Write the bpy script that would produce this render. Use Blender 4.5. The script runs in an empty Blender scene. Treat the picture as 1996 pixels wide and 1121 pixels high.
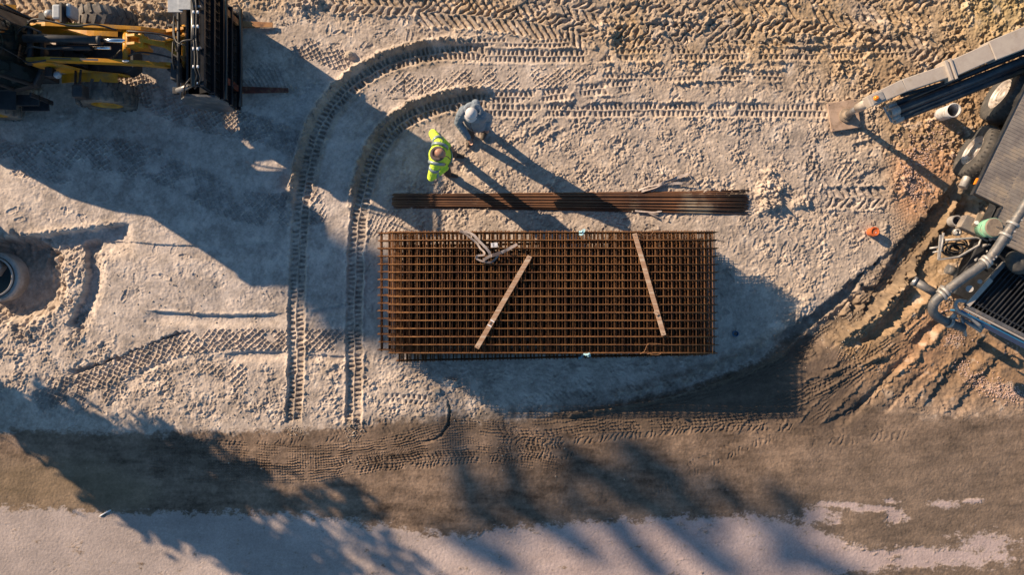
import bpy, math, random
import numpy as np
from mathutils import Vector, Matrix
R = math.radians
S = bpy.context.scene
C = S.collection
HCAM = 15.4
# ------------------------------------------------------------------ camera, sky, sun, exposure
cam = bpy.data.cameras.new('camera'); co = bpy.data.objects.new('camera', cam); C.objects.link(co)
co.location = (0, 0, HCAM); co.rotation_euler = (0, 0, 0)
cam.sensor_width = 36.0; cam.lens = 36.0 * HCAM / 19.96
cam.clip_end = 2000; S.camera = co
SUN_EL, SUN_AZ = 24.0, 33.5            # sun stands upper left: shadows run to the lower right
sd = Vector((-math.cos(R(SUN_AZ)), math.sin(R(SUN_AZ)), math.tan(R(SUN_EL)))).normalized()   # towards the sun
w = bpy.data.worlds.new('World'); S.world = w; w.use_nodes = True
nt = w.node_tree; bg = nt.nodes['Background']
sky = nt.nodes.new('ShaderNodeTexSky'); sky.sky_type = 'NISHITA'; sky.sun_disc = False
sky.sun_elevation = R(SUN_EL); sky.sun_rotation = math.atan2(sd.x, sd.y)
sky.ozone_density = 3.0; sky.air_density = 1.0; sky.dust_density = 0.4
tint = nt.nodes.new('ShaderNodeMix'); tint.data_type = 'RGBA'; tint.blend_type = 'MULTIPLY'; tint.inputs[0].default_value = 1; tint.inputs[7].default_value = (.86, 1.08, 1.12, 1)
nt.links.new(sky.outputs[0], tint.inputs[6]); nt.links.new(tint.outputs[2], bg.inputs[0]); bg.inputs[1].default_value = 0.066
sun = bpy.data.lights.new('sun', 'SUN'); sun.energy = 5.0; sun.angle = R(0.5); sun.color = (1.0, 0.765, 0.525)
so = bpy.data.objects.new('sun', sun); C.objects.link(so); so.rotation_euler = sd.to_track_quat('Z', 'Y').to_euler()
so.location = (-20, 14, 20)
S.view_settings.view_transform = 'Standard'; S.view_settings.look = 'None'
S.view_settings.exposure = 0.78; S.view_settings.gamma = 1.0

# ------------------------------------------------------------------ helpers
def P(px, py, h=0.0):
    """point of the photograph at height h, in metres (1 px of ground = 1 cm)"""
    k = (HCAM - h) / HCAM * 0.01
    return Vector(((px - 998) * k, (560.5 - py) * k, h))

def node_mat(name, rough=0.7, metal=0.0, c1=(.5, .5, .5), c2=None, scale=8.0, c3=None, scale3=1.5, lo=.4, hi=.6, lo3=.5, hi3=.62,
             bump=0.0, bscale=60.0, spec=0.5, coord='Object', stretch=None, trans=0.0, alpha=1.0):
    m = bpy.data.materials.new(name); m.use_nodes = True
    n = m.node_tree.nodes; l = m.node_tree.links; b = n['Principled BSDF']
    b.inputs['Roughness'].default_value = rough; b.inputs['Metallic'].default_value = metal
    b.inputs['Specular IOR Level'].default_value = spec
    b.inputs['Base Color'].default_value = (*c1, 1)
    if trans: b.inputs['Transmission Weight'].default_value = trans
    tc = n.new('ShaderNodeTexCoord'); src = tc.outputs[coord]
    if stretch:
        mp = n.new('ShaderNodeMapping'); mp.inputs['Scale'].default_value = stretch
        l.new(src, mp.inputs[0]); src = mp.outputs[0]
    out = None
    if c2:
        t = n.new('ShaderNodeTexNoise'); t.inputs['Scale'].default_value = scale; t.inputs['Detail'].default_value = 6
        t.inputs['Roughness'].default_value = .65
        l.new(src, t.inputs['Vector'])
        r = n.new('ShaderNodeValToRGB'); r.color_ramp.elements[0].position = lo; r.color_ramp.elements[1].position = hi
        r.color_ramp.elements[0].color = (*c1, 1); r.color_ramp.elements[1].color = (*c2, 1)
        l.new(t.outputs[0], r.inputs[0]); out = r.outputs[0]
    if c3:
        t = n.new('ShaderNodeTexNoise'); t.inputs['Scale'].default_value = scale3; t.inputs['Detail'].default_value = 8
        t.inputs['Roughness'].default_value = .7
        l.new(src, t.inputs['Vector'])
        r = n.new('ShaderNodeMapRange'); r.inputs[1].default_value = lo3; r.inputs[2].default_value = hi3
        l.new(t.outputs[0], r.inputs[0])
        mx = n.new('ShaderNodeMix'); mx.data_type = 'RGBA'; l.new(r.outputs[0], mx.inputs[0])
        if out: l.new(out, mx.inputs[6])
        else: mx.inputs[6].default_value = (*c1, 1)
        mx.inputs[7].default_value = (*c3, 1); out = mx.outputs[2]
    if out: l.new(out, b.inputs['Base Color'])
    if bump:
        t = n.new('ShaderNodeTexNoise'); t.inputs['Scale'].default_value = bscale; t.inputs['Detail'].default_value = 5
        l.new(src, t.inputs['Vector'])
        bp = n.new('ShaderNodeBump'); bp.inputs['Strength'].default_value = bump; bp.inputs['Distance'].default_value = 0.01
        l.new(t.outputs[0], bp.inputs['Height']); l.new(bp.outputs[0], b.inputs['Normal'])
    return m

M = {}
M['rust'] = node_mat('shaded_rust', .85, .0, (.165, .075, .030), (.095, .043, .022), 6, (.05, .027, .019), 2.0, spec=.25)  # lower sheets: rust darkened for the shade deep in the stack
M['rust_top'] = node_mat('lit_rust', .85, .0, (.27, .135, .055), (.165, .078, .035), 5, (.11, .052, .03), 1.6, spec=.25)  # top sheet: the same rust without that darkening
M['rod'] = node_mat('rod_rust', .7, .0, (.21, .10, .05), (.095, .048, .030), 3, (.36, .29, .21), 1.6, lo3=.56, hi3=.66, spec=.35, stretch=(.4, 3, 3))
M['yellow'] = node_mat('machine_yellow', .42, .0, (.60, .285, .012), (.44, .20, .012), 5, (.22, .15, .08), 3.0, lo3=.5, hi3=.68, bump=.15, bscale=40)
M['black'] = node_mat('black_paint', .6, .0, (.014, .016, .020), (.03, .032, .037), 6, (.10, .085, .07), 4, lo3=.58, hi3=.8)
M['rubber'] = node_mat('rubber_dusty', .9, .0, (.11, .10, .092), (.06, .057, .054), 5, (.23, .205, .18), 3, lo3=.45, hi3=.65, bump=.3, bscale=50)
M['rubber_dark'] = node_mat('rubber_dark', .8, .0, (.04, .04, .04), (.075, .07, .065), 6)
M['hose'] = node_mat('hose_rubber', .5, .0, (.012, .012, .014), (.03, .03, .03), 9)
M['chrome'] = node_mat('chrome_rod', .18, 1.0, (.75, .76, .78))
M['steel'] = node_mat('dull_steel', .45, .7, (.38, .38, .39), (.26, .26, .27), 10, (.30, .25, .2), 5)
M['glass'] = node_mat('cab_glass', .06, .0, (.015, .03, .035), (.03, .05, .055), 2, spec=.8)
M['glass'].node_tree.nodes['Principled BSDF'].inputs['Transmission Weight'].default_value = .75
M['lamp'] = node_mat('lamp_plastic', .35, .0, (.42, .45, .48), (.33, .36, .39), 12)
M['red'] = node_mat('shaded_fork_steel', .6, .0, (.16, .035, .02), (.07, .02, .015), 7, (.2, .12, .07), 5)  # lower fork: its steel coloured darker for the shadow it lies in
M['fork'] = node_mat('fork_steel', .6, .1, (.42, .21, .085), (.30, .14, .06), 7, (.14, .07, .04), 4)
M['wood'] = node_mat('plank_wood', .8, .0, (.48, .30, .19), (.30, .17, .10), 4, (.55, .42, .31), 1.6, lo=.35, hi=.65, bump=.25, bscale=30, stretch=(1, 14, 14))
M['white'] = node_mat('white_plastic', .5, .0, (.78, .79, .82), (.68, .68, .7), 20)
M['end_grey'] = node_mat('worn_grey_paint', .5, .1, (.13, .14, .155), (.07, .075, .085), 4, (.22, .2, .18), 5)
M['plate'] = node_mat('dusty_tan_plate', .75, .0, (.46, .33, .245), (.38, .27, .20), 5, (.30, .21, .15), 7, bump=.2)
M['tyre'] = node_mat('grey_truck_tyre', .85, .0, (.075, .07, .066), (.05, .048, .046), 6, (.15, .13, .11), 4, lo3=.48, hi3=.68, bump=.2)
M['hub'] = node_mat('pale_wheel_hub', .5, .15, (.50, .45, .41), (.38, .34, .31), 8, (.24, .19, .15), 7)
M['gloss'] = node_mat('gloss_black', .3, .0, (.006, .007, .009), (.012, .013, .016), 5, (.05, .04, .035), 3, lo3=.62, hi3=.85)
M['ink'] = node_mat('printed_ink', .6, .0, (.05, .05, .06))
M['strap'] = node_mat('webbing', .9, .0, (.34, .27, .235), (.50, .43, .39), 9, (.13, .11, .11), 2.2, lo3=.5, hi3=.58)
M['beige'] = node_mat('sandy_beige_paint', .55, .0, (.47, .41, .35), (.42, .36, .31), 6, (.34, .27, .2), 4, lo3=.56, hi3=.75, bump=.08)
M['dark_blue'] = node_mat('dark_hose_bundle', .5, .0, (.012, .022, .035), (.03, .045, .06), 4, (.10, .10, .10), 3, lo3=.55, hi3=.8, stretch=(1, 1, 1))
M['orange'] = node_mat('orange_plastic', .5, .0, (.62, .15, .045), (.5, .13, .04), 20)
M['orange_lens'] = node_mat('orange_lens', .25, .0, (.9, .3, .02), (.8, .22, .02), 12)
M['blue'] = node_mat('blue_plastic', .5, .0, (.02, .13, .30), (.03, .17, .33), 20)
M['cyan'] = node_mat('pale_blue_tape', .6, .0, (.25, .48, .56), (.35, .56, .62), 20)
M['pvc'] = node_mat('dusty_white_pipe', .55, .0, (.60, .60, .62), (.50, .49, .49), 6, (.38, .33, .29), 9, lo3=.5, hi3=.65)
M['concrete'] = node_mat('concrete', .85, .0, (.42, .39, .36), (.34, .31, .29), 7, (.26, .23, .2), 3, bump=.4, bscale=50)
M['water'] = node_mat('standing_water', .08, .0, (.02, .045, .06))
M['deck'] = node_mat('tread_plate', .7, .1, (.27, .235, .205), (.19, .165, .15), 4, (.36, .29, .22), 2.5, bump=0)
M['pipe_grey'] = node_mat('grey_pump_pipe', .55, .25, (.16, .155, .155), (.105, .105, .11), 7, (.30, .25, .2), 9, lo3=.54, hi3=.7, bump=.3, bscale=45)
M['green'] = node_mat('mint_plastic', .5, .0, (.25, .52, .35), (.21, .45, .31), 14, (.34, .42, .3), 6)
M['mud'] = node_mat('dried_cement', .9, .0, (.30, .235, .175), (.22, .17, .13), 12, bump=.5)
M['galv'] = node_mat('galvanised', .5, .3, (.46, .43, .40), (.34, .32, .30), 14)
M['skin'] = node_mat('skin', .5, .0, (.42, .22, .15), (.36, .18, .12), 30)
M['hivis'] = node_mat('hi_vis_fabric', .75, .0, (.66, .86, .07), (.56, .77, .05), 14, bump=.5, bscale=16)
M['reflect'] = node_mat('reflective_band', .4, .2, (.27, .33, .34), (.22, .28, .29), 20)
M['grey_jacket'] = node_mat('grey_jacket', .85, .0, (.22, .26, .305), (.155, .19, .23), 7, bump=.6, bscale=16)
M['navy'] = node_mat('navy_trousers', .85, .0, (.045, .05, .06), (.03, .035, .045), 12, bump=.4, bscale=18)
M['dark_cloth'] = node_mat('dark_collar', .9, .0, (.10, .075, .075), (.06, .05, .055), 20)
M['cap'] = node_mat('white_cap', .8, .0, (.62, .60, .60), (.52, .50, .50), 16)
M['boot'] = node_mat('boot_leather', .7, .0, (.05, .04, .035), (.1, .08, .06), 10)
M['hair'] = node_mat('short_hair', .9, .0, (.10, .07, .055), (.16, .11, .085), 60)
M['clod'] = node_mat('soil_clod', .95, .0, (.46, .385, .31), (.36, .29, .225), 20, bump=.5)
M['pebble'] = node_mat('pink_pebble', .8, .0, (.52, .37, .31), (.36, .26, .22), 14)
M['leaf'] = node_mat('foliage', .8, .0, (.05, .08, .03), (.08, .11, .04), 3)
M['bark'] = node_mat('bark', .9, .0, (.12, .09, .07), (.2, .16, .12), 6)

for k_ in ('hivis', 'grey_jacket', 'navy'):
    for q_ in M[k_].node_tree.nodes:
        if q_.type == 'BUMP': q_.inputs['Distance'].default_value = .035; q_.inputs['Strength'].default_value = .9

class MB:
    def __init__(s): s.v = []; s.f = []; s.sm = []
    def add(s, vs, fs, smooth=False):
        o = len(s.v); s.v.extend([tuple(p) for p in vs])
        for f in fs: s.f.append(tuple(i + o for i in f)); s.sm.append(smooth)
        return s
    def box(s, c, d, rz=0, rot=None):
        m = rot if rot is not None else Matrix.Rotation(rz, 3, 'Z')
        c = Vector(c); vs = []
        for x in (-.5, .5):
            for y in (-.5, .5):
                for z in (-.5, .5): vs.append(c + m @ Vector((x * d[0], y * d[1], z * d[2])))
        return s.add(vs, [(0, 1, 3, 2), (4, 6, 7, 5), (0, 4, 5, 1), (2, 3, 7, 6), (0, 2, 6, 4), (1, 5, 7, 3)])
    def bar(s, a, b, wd, th, up=(0, 0, 1), wd2=None, th2=None):
        """rectangular bar from a to b, wd across, th along up"""
        a = Vector(a); b = Vector(b); d = (b - a).normalized(); up = Vector(up)
        sx = d.cross(up).normalized(); uz = sx.cross(d).normalized()
        wd2 = wd if wd2 is None else wd2; th2 = th if th2 is None else th2
        vs = []
        for p, ww, tt in ((a, wd, th), (b, wd2, th2)):
            for q, r in ((-1, -1), (1, -1), (1, 1), (-1, 1)): vs.append(p + sx * (q * ww / 2) + uz * (r * tt / 2))
        return s.add(vs, [(3, 2, 1, 0), (4, 5, 6, 7), (0, 1, 5, 4), (1, 2, 6, 5), (2, 3, 7, 6), (3, 0, 4, 7)])
    def tube(s, pts, r, n=10, caps=True, closed=False):
        pts = [Vector(p) for p in pts]; rs = r if isinstance(r, (list, tuple)) else [r] * len(pts)
        N = len(pts); rings = []; prev = None
        for i, p in enumerate(pts):
            if closed: t = pts[(i + 1) % N] - pts[i - 1]
            else: t = pts[min(i + 1, N - 1)] - pts[max(i - 1, 0)]
            t.normalize()
            if prev is None:
                u = t.cross(Vector((0, 0, 1)))
                if u.length < .05: u = t.cross(Vector((1, 0, 0)))
            else: u = prev - t * prev.dot(t)
            u.normalize(); prev = u; v = t.cross(u)
            rings.append([p + (u * math.cos(2 * math.pi * k / n) + v * math.sin(2 * math.pi * k / n)) * rs[i] for k in range(n)])
        vs = [q for rg in rings for q in rg]; fs = []
        for i in range(N if closed else N - 1):
            j = (i + 1) % N
            for k in range(n): fs.append((i * n + k, i * n + (k + 1) % n, j * n + (k + 1) % n, j * n + k))
        s.add(vs, fs, True)
        if caps and not closed:
            o = len(s.v) - len(vs)
            s.f.append(tuple(o + k for k in range(n))[::-1]); s.sm.append(False)
            s.f.append(tuple(o + (N - 1) * n + k for k in range(n))); s.sm.append(False)
        return s
    def cyl(s, a, b, r, n=20, r2=None): return s.tube([a, b], [r, r if r2 is None else r2], n)
    def lathe(s, prof, c, axis, n=40, smooth=True, closed=True):
        """prof = [(radius, offset along axis)]"""
        axis = Vector(axis).normalized(); u = axis.cross(Vector((0, 0, 1)))
        if u.length < .05: u = Vector((1, 0, 0))
        u.normalize(); v = axis.cross(u); c = Vector(c); m = len(prof); vs = []
        for k in range(n):
            a = 2 * math.pi * k / n
            for r, o in prof: vs.append(c + axis * o + (u * math.cos(a) + v * math.sin(a)) * r)
        fs = []
        for k in range(n):
            k2 = (k + 1) % n
            for i in range(m if closed else m - 1):
                i2 = (i + 1) % m
                fs.append((k * m + i, k2 * m + i, k2 * m + i2, k * m + i2))
        return s.add(vs, fs, smooth)
    def prism(s, poly, z0, z1, mat=None):
        n = len(poly); mt = mat or Matrix.Identity(4)
        vs = [mt @ Vector((x, y, z0)) for x, y in poly] + [mt @ Vector((x, y, z1)) for x, y in poly]
        return s.add(vs, [tuple(range(n))[::-1], tuple(range(n, 2 * n))] + [(i, (i + 1) % n, n + (i + 1) % n, n + i) for i in range(n)])
    def ribbon(s, pts, wd, th=.004, twist=None):
        pts = [Vector(p) for p in pts]; vs = []; fs = []; N = len(pts)
        for i, p in enumerate(pts):
            t = (pts[min(i + 1, N - 1)] - pts[max(i - 1, 0)]).normalized()
            sx = t.cross(Vector((0, 0, 1))).normalized(); up = sx.cross(t)
            a = twist[i] if twist else 0
            e = sx * math.cos(a) + up * math.sin(a); nn = up * math.cos(a) - sx * math.sin(a)
            for q, r in ((-1, -1), (1, -1), (1, 1), (-1, 1)): vs.append(p + e * (q * wd / 2) + nn * (r * th / 2))
        for i in range(N - 1):
            for k in range(4): fs.append((i * 4 + k, i * 4 + (k + 1) % 4, i * 4 + 4 + (k + 1) % 4, i * 4 + 4 + k))
        fs += [(3, 2, 1, 0), (N * 4 - 4, N * 4 - 3, N * 4 - 2, N * 4 - 1)]
        return s.add(vs, fs, False)

def mesh_from(name, mb, mat, off=Vector((0, 0, 0)), bevel=0):
    me = bpy.data.meshes.new(name)
    me.from_pydata([(x - off.x, y - off.y, z - off.z) for x, y, z in mb.v], [], mb.f)
    me.polygons.foreach_set('use_smooth', mb.sm); me.materials.append(mat)
    import bmesh
    bm = bmesh.new(); bm.from_mesh(me); bmesh.ops.delete(bm, geom=[v for v in bm.verts if not v.link_faces], context='VERTS'); bmesh.ops.recalc_face_normals(bm, faces=bm.faces); bm.to_mesh(me); bm.free()
    return me
def bev(o, wd):
    b = o.modifiers.new('bevel', 'BEVEL'); b.width = wd; b.segments = 2; b.limit_method = 'ANGLE'; b.angle_limit = R(40); b.harden_normals = False
def tag(o, label=None, cat=None, group=None, kind=None):
    if label: o['label'] = label
    if cat: o['category'] = cat
    if group: o['group'] = group
    if kind: o['kind'] = kind
    return o
def thing(name, label, cat, loc=(0, 0, 0), group=None):
    o = bpy.data.objects.new(name, None); C.objects.link(o); o.location = loc; o.empty_display_size = .2
    return tag(o, label, cat, group)
def root_of(o):
    off = Vector(o.location)
    while o.parent: o = o.parent; off = off + Vector(o.location)
    return off
def part(name, mb, mat, parent, bevel=0, label=None):
    o = bpy.data.objects.new(name, mesh_from(name, mb, M[mat] if isinstance(mat, str) else mat, root_of(parent)))
    C.objects.link(o); o.parent = parent
    if bevel: bev(o, bevel)
    if label: o['label'] = label
    return o
def solo(name, mb, mat, label=None, cat=None, group=None, kind=None, bevel=0):
    a = np.array(mb.v); off = Vector(((a[:, 0].min() + a[:, 0].max()) / 2, (a[:, 1].min() + a[:, 1].max()) / 2, a[:, 2].min()))
    o = bpy.data.objects.new(name, mesh_from(name, mb, M[mat] if isinstance(mat, str) else mat, off)); C.objects.link(o); o.location = off
    if bevel: bev(o, bevel)
    return tag(o, label, cat, group, kind)
def smooth_path(pts, n=12, closed=False):
    """Catmull-Rom through the points"""
    p = [np.array(q, float) for q in pts]; out = []
    if closed: p = [p[-1]] + p + [p[0], p[1]]
    else: p = [2 * p[0] - p[1]] + p + [2 * p[-1] - p[-2]]
    for i in range(1, len(p) - 2):
        for k in range(n):
            t = k / n
            out.append(.5 * ((2 * p[i]) + (-p[i - 1] + p[i + 1]) * t + (2 * p[i - 1] - 5 * p[i] + 4 * p[i + 1] - p[i + 2]) * t * t + (-p[i - 1] + 3 * p[i] - 3 * p[i + 1] + p[i + 2]) * t ** 3))
    if not closed: out.append(p[-2])
    return out
# ------------------------------------------------------------------ ground: one sheet, 1.25 cm grid under the camera, stretching to the horizon
rng = np.random.default_rng(11)
ST = 1.25
gx = np.arange(-190, 2060, ST); gy = np.arange(-62, 1184, ST)       # photograph-pixel coordinates = centimetres on the ground
NX, NY = len(gx), len(gy)
GX, GY = np.meshgrid(gx, gy)
FX = np.fft.rfftfreq(NX, ST)[None, :]; FY = np.fft.fftfreq(NY, ST)[:, None]; FR = np.sqrt(FX ** 2 + FY ** 2)
def noise(big, small=2.5, beta=1.6, ax=1.0, ay=1.0):
    """band noise, features from `small` to `big` cm, unit deviation"""
    fr = np.sqrt((FX * ax) ** 2 + (FY * ay) ** 2)
    sp = 1 / np.maximum(fr, 1 / big) ** beta * np.exp(-(fr * small * .6) ** 2)
    sp[fr < .35 / big] *= .2
    a = np.fft.irfft2(np.fft.rfft2(rng.standard_normal((NY, NX))) * sp, s=(NY, NX))
    return (a - a.mean()) / a.std()
def blur(a, r):
    return np.fft.irfft2(np.fft.rfft2(a) * np.exp(-2 * (np.pi * FR * r) ** 2), s=a.shape)
def ss(a, b, x):
    t = np.clip((x - a) / (b - a), 0, 1); return t * t * (3 - 2 * t)
def poly(pts, soft=20):
    m = np.zeros((NY, NX)); n = len(pts); ins = np.zeros((NY, NX), bool)
    for i in range(n):
        (x1, y1), (x2, y2) = pts[i], pts[(i + 1) % n]
        if y1 == y2: continue
        c = ((GY > min(y1, y2)) & (GY <= max(y1, y2))); xi = (GY - y1) * (x2 - x1) / (y2 - y1) + x1
        ins ^= c & (GX < xi)
    m[ins] = 1
    return np.clip(blur(m, soft), 0, 1) if soft else m
def track(pts, half, n=10):
    """(slices, s, t) of the grid round a smooth path: s along it, t signed distance across, both in cm; right of travel is +t"""
    q = np.array(smooth_path(pts, n)); pad = half + 6
    x0, x1 = q[:, 0].min() - pad, q[:, 0].max() + pad; y0, y1 = q[:, 1].min() - pad, q[:, 1].max() + pad
    i0, i1 = max(0, int((x0 - gx[0]) / ST)), min(NX, int((x1 - gx[0]) / ST) + 2)
    j0, j1 = max(0, int((y0 - gy[0]) / ST)), min(NY, int((y1 - gy[0]) / ST) + 2)
    if i1 <= i0 or j1 <= j0: return None
    sh = (j1 - j0, i1 - i0); Sa = np.zeros(sh); Ta = np.full(sh, 1e3); D = np.full(sh, 1e6); acc = 0
    for k in range(len(q) - 1):
        a, b = q[k], q[k + 1]; L = np.hypot(*(b - a))
        if L < 1e-6: continue
        u0, u1 = max(i0, int((min(a[0], b[0]) - pad - gx[0]) / ST)), min(i1, int((max(a[0], b[0]) + pad - gx[0]) / ST) + 2)
        v0, v1 = max(j0, int((min(a[1], b[1]) - pad - gy[0]) / ST)), min(j1, int((max(a[1], b[1]) + pad - gy[0]) / ST) + 2)
        if u1 > u0 and v1 > v0:
            X = GX[v0:v1, u0:u1] - a[0]; Y = GY[v0:v1, u0:u1] - a[1]; dx, dy = (b - a) / L
            s_ = X * dx + Y * dy; t_ = -X * dy + Y * dx; e = np.maximum(0, np.maximum(-s_, s_ - L)); d = np.hypot(e, t_)
            sl = (slice(v0 - j0, v1 - j0), slice(u0 - i0, u1 - i0)); m = d < D[sl]
            D[sl] = np.where(m, d, D[sl]); Sa[sl] = np.where(m, acc + np.clip(s_, -0, L), Sa[sl])
            Ta[sl] = np.where(m, np.where(e > 3, 1e3, t_), Ta[sl])
        acc += L
    return (slice(j0, j1), slice(i0, i1)), Sa, Ta, acc
wob1 = noise(30, 8, 2.2); wob2 = noise(18, 5, 2.0); n_patch = noise(60, 10, 2.0); n_big = noise(260, 60, 2.6); n_mid = noise(90, 12, 2.2)
n_fine = noise(9, 2.2, 1.3); n_small = noise(20, 3, 1.7)
crumb = np.maximum(0, noise(14, 3.5, 1.6)) ** 1.3
lump = -np.abs(noise(34, 4, 1.9)); lump -= lump.mean(); lump2 = -np.abs(noise(20, 3, 1.8)); lump2 -= lump2.mean()
Z = n_big * .008 + n_mid * .003
DAMP = np.zeros((NY, NX)); PALE = np.zeros((NY, NX))
# roughness of the soil by region
TOP = poly([(560, -200), (2200, -200), (2200, 330), (1760, 300), (1560, 120), (1250, 150), (1130, 60), (900, 40), (700, 25), (560, 20)], 28)
TOPL = poly([(-200, -200), (600, -200), (560, 22), (340, 70), (240, 60), (120, 70), (-200, 60)], 14)
MIDR = poly([(950, 225), (1240, 130), (1700, 150), (1780, 330), (1720, 480), (1560, 610), (1500, 560), (1400, 420), (820, 440), (740, 380), (820, 290)], 20)
LOWL = poly([(-200, 600), (160, 640), (320, 700), (540, 700), (700, 700), (880, 720), (960, 800), (880, 832), (300, 825), (160, 810), (-200, 720)], 18)
LEFTR = poly([(60, 470), (165, 470), (170, 640), (-100, 720), (-100, 600), (100, 600)], 10)
RIGHT = poly([(1760, 120), (2200, -50), (2200, 830), (1650, 830), (1580, 650), (1760, 450), (1800, 320)], 22)
ROAD = poly([(-300, 835), (300, 842), (560, 836), (880, 815), (1000, 822), (1330, 760), (1480, 700), (1560, 640), (1650, 690), (1690, 790), (1800, 815), (2300, 800), (2300, 1400), (-300, 1400)], 15)
MESHSH = poly([(900, 730), (1200, 720), (1500, 640), (1600, 780), (1000, 810)], 18)
rough = .0032 + .018 * TOP + .016 * TOPL + .0072 * MIDR + .0080 * LOWL + .016 * LEFTR + .0085 * RIGHT * (1 - ROAD) * (1 - .6 * ss(560, 660, GY)) + .004 * MESHSH
rough *= (1 - .80 * ROAD); rough = np.maximum(rough, .0008)
rough *= np.clip(.75 + .45 * n_patch, .25, 1.7)
SOIL = (lump * (1.05 - .5 * MIDR) + np.maximum(lump2, -1.2) * (.75 + .25 * MIDR) + n_small * .25) * rough
SOIL += (-np.abs(noise(11, 2.4, 1.5)) + .8) * rough * .35 * (MIDR + LOWL)
SOIL += n_fine * (.0007 + rough * .10) + crumb * rough * .45
Z += SOIL
def fade(s, L, e=25): return ss(0, e, s) * (1 - ss(L - e, L, s))
# flowing banks, berms, ditches -------------------------------------------------
def bank(pts, drop, wid, soft=3, rag=4, flat=.35):
    """ground to the right of travel falls by `drop` over `soft` cm and climbs back over `wid`"""
    r = track(pts, wid + rag * 3)
    if not r: return
    sl, s, t, L = r; t = t + wob2[sl] * rag * .5 + wob1[sl] * rag * .4
    p = ss(0, soft, t) * (1 - ss(wid * flat, wid, t)); Z[sl] -= drop * p * fade(s, L, min(40, L * .2)) * (np.abs(t) < 900)
def ridge(pts, h, wd, rag=3, lum=.25, damp=0):
    r = track(pts, wd * 2.6 + rag * 2)
    if not r: return
    sl, s, t, L = r; t = t + wob2[sl] * rag * .6
    p = np.exp(-(t / wd) ** 2) * fade(s, L, min(35, L * .2)) * (np.abs(t) < 900)
    Z[sl] += h * p * (1 + lum * wob2[sl] + lum * .45 * crumb[sl])
    if damp: DAMP[sl] = np.maximum(DAMP[sl], damp * np.clip(p * 1.4, 0, 1))
# pit round the concrete ring on the left
d = np.hypot((GX - 18) / 1.0, (GY - 545) * 1.22) + wob1 * 3.5 + wob2 * 1.5
Z -= .36 * (1 - ss(74, 120, d)); DAMP = np.maximum(DAMP, .35 * (1 - ss(90, 135, d)))
d = np.hypot((GX + 122) / 52, (GY - 420) / 88) + .12 * wob1 + .08 * wob2
Z += .78 * np.clip(1 - d * d, 0, 1)  # heap added out of view to throw shade into the pit
bank([(260, 428), (180, 444), (110, 452), (0, 464), (-80, 470)][::-1], .17, 75, 5, 3)
ridge([(250, 430), (180, 441), (110, 450), (0, 462), (-80, 468)], .045, 6, 3)
bank([(128, 655), (138, 610), (160, 575), (166, 530), (158, 495), (152, 470)][::-1], 0, 1)
# triangular ledge: ground right of this line drops, facing away from the sun
for (pts, dr, wd) in (([(152, 468), (160, 500), (167, 530), (160, 566), (146, 600), (128, 640)], .16, 44),):
    r = track(pts[::-1], wd + 10); sl, s, t, L = r; t = t + wob2[sl] * 1.5
    Z[sl] -= dr * ss(-1, 4, t) * (1 - ss(wd * .3, wd, t)) * (np.abs(t) < 900) * fade(s, L, 15)
bank([(172, 468), (230, 470), (320, 476), (420, 478), (560, 470)], .030, 40, 1.5, .8)
bank([(278, 604), (340, 609), (420, 614), (500, 613), (560, 610)], .05, 30, 2, .8)
ridge([(276, 604), (340, 607), (420, 611), (500, 610), (560, 608)], .014, 2.2, .8)
bank([(600, 606), (640, 598), (690, 588)], .035, 22, 2, .8)
bank([(120, 722), (180, 708), (240, 690), (330, 653), (380, 640)], .13, 60, 5, 4)
bank([(430, 688), (500, 684), (566, 686)], .05, 25, 3, 1.5)
bank([(590, 690), (640, 692), (690, 694)], .035, 20, 3, 1.5)
bank([(200, 760), (260, 735), (330, 720)], .04, 30, 4, 3)
# wet wheel ruts on the right
bank([(1868, 340), (1820, 400), (1776, 448), (1735, 486), (1660, 545), (1592, 600), (1500, 660)][::-1], .16, 84, 6, 3, .62)
RY = ridge
ridge([(1885, 365), (1850, 430), (1795, 499), (1735, 578), (1690, 622), (1625, 672)], .10, 6, 2, .2, .3)
bank([(1885, 372), (1858, 432), (1803, 505), (1742, 584), (1697, 630), (1632, 680)][::-1], .07, 50, 5, 2, .5)
bank([(1810, 508), (1770, 565), (1722, 622), (1670, 673)][::-1], .06, 30, 4, 2, .5)
ridge([(1590, 742), (1640, 718), (1700, 700), (1745, 690)], .06, 6, 2, .2)
bank([(1660, 820), (1700, 780), (1750, 730), (1790, 690)][::-1], .06, 24, 4, 2)
bank([(1720, 815), (1770, 765), (1820, 715)][::-1], .04, 20, 4, 2)
ridge([(1775, 468), (1735, 508), (1689, 555), (1640, 596), (1586, 639), (1503, 703), (1400, 745), (1250, 785), (1080, 812)], .06, 4.5, 1.5, .15, .1)
ridge([(1800, 500), (1760, 560), (1712, 617), (1660, 668)], .07, 6, 2, .35, .4)
ridge([(1835, 545), (1790, 600), (1745, 640), (1700, 678)], .05, 7, 2, .35, .4)
ridge([(1880, 600), (1820, 660), (1760, 720), (1690, 780)], .04, 7, 2, .3, .4)
ridge([(1600, 560), (1520, 640), (1440, 690), (1330, 735), (1180, 775)], .035, 9, 3, .3, .2)
bank([(1700, 250), (1738, 330), (1742, 400), (1700, 450)][::-1], 0, 1)
bank([(1934, 640), (1880, 690), (1830, 745), (1790, 800)][::-1], .06, 40, 4, 4)
bank([(1980, 660), (1920, 720), (1870, 780), (1835, 812)][::-1], .045, 30, 4, 4)
bank([(1842, 600), (1800, 640), (1767, 671)][::-1], .08, 30, 4, 3)
bank([(1760, 700), (1710, 750), (1650, 800), (1600, 828)][::-1], .045, 30, 4, 3)
bank([(1655, 355), (1700, 330), (1740, 322)], .04, 25, 3, 2)
ridge([(1715, 430), (1730, 460), (1735, 500)], .05, 8, 4)
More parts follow.
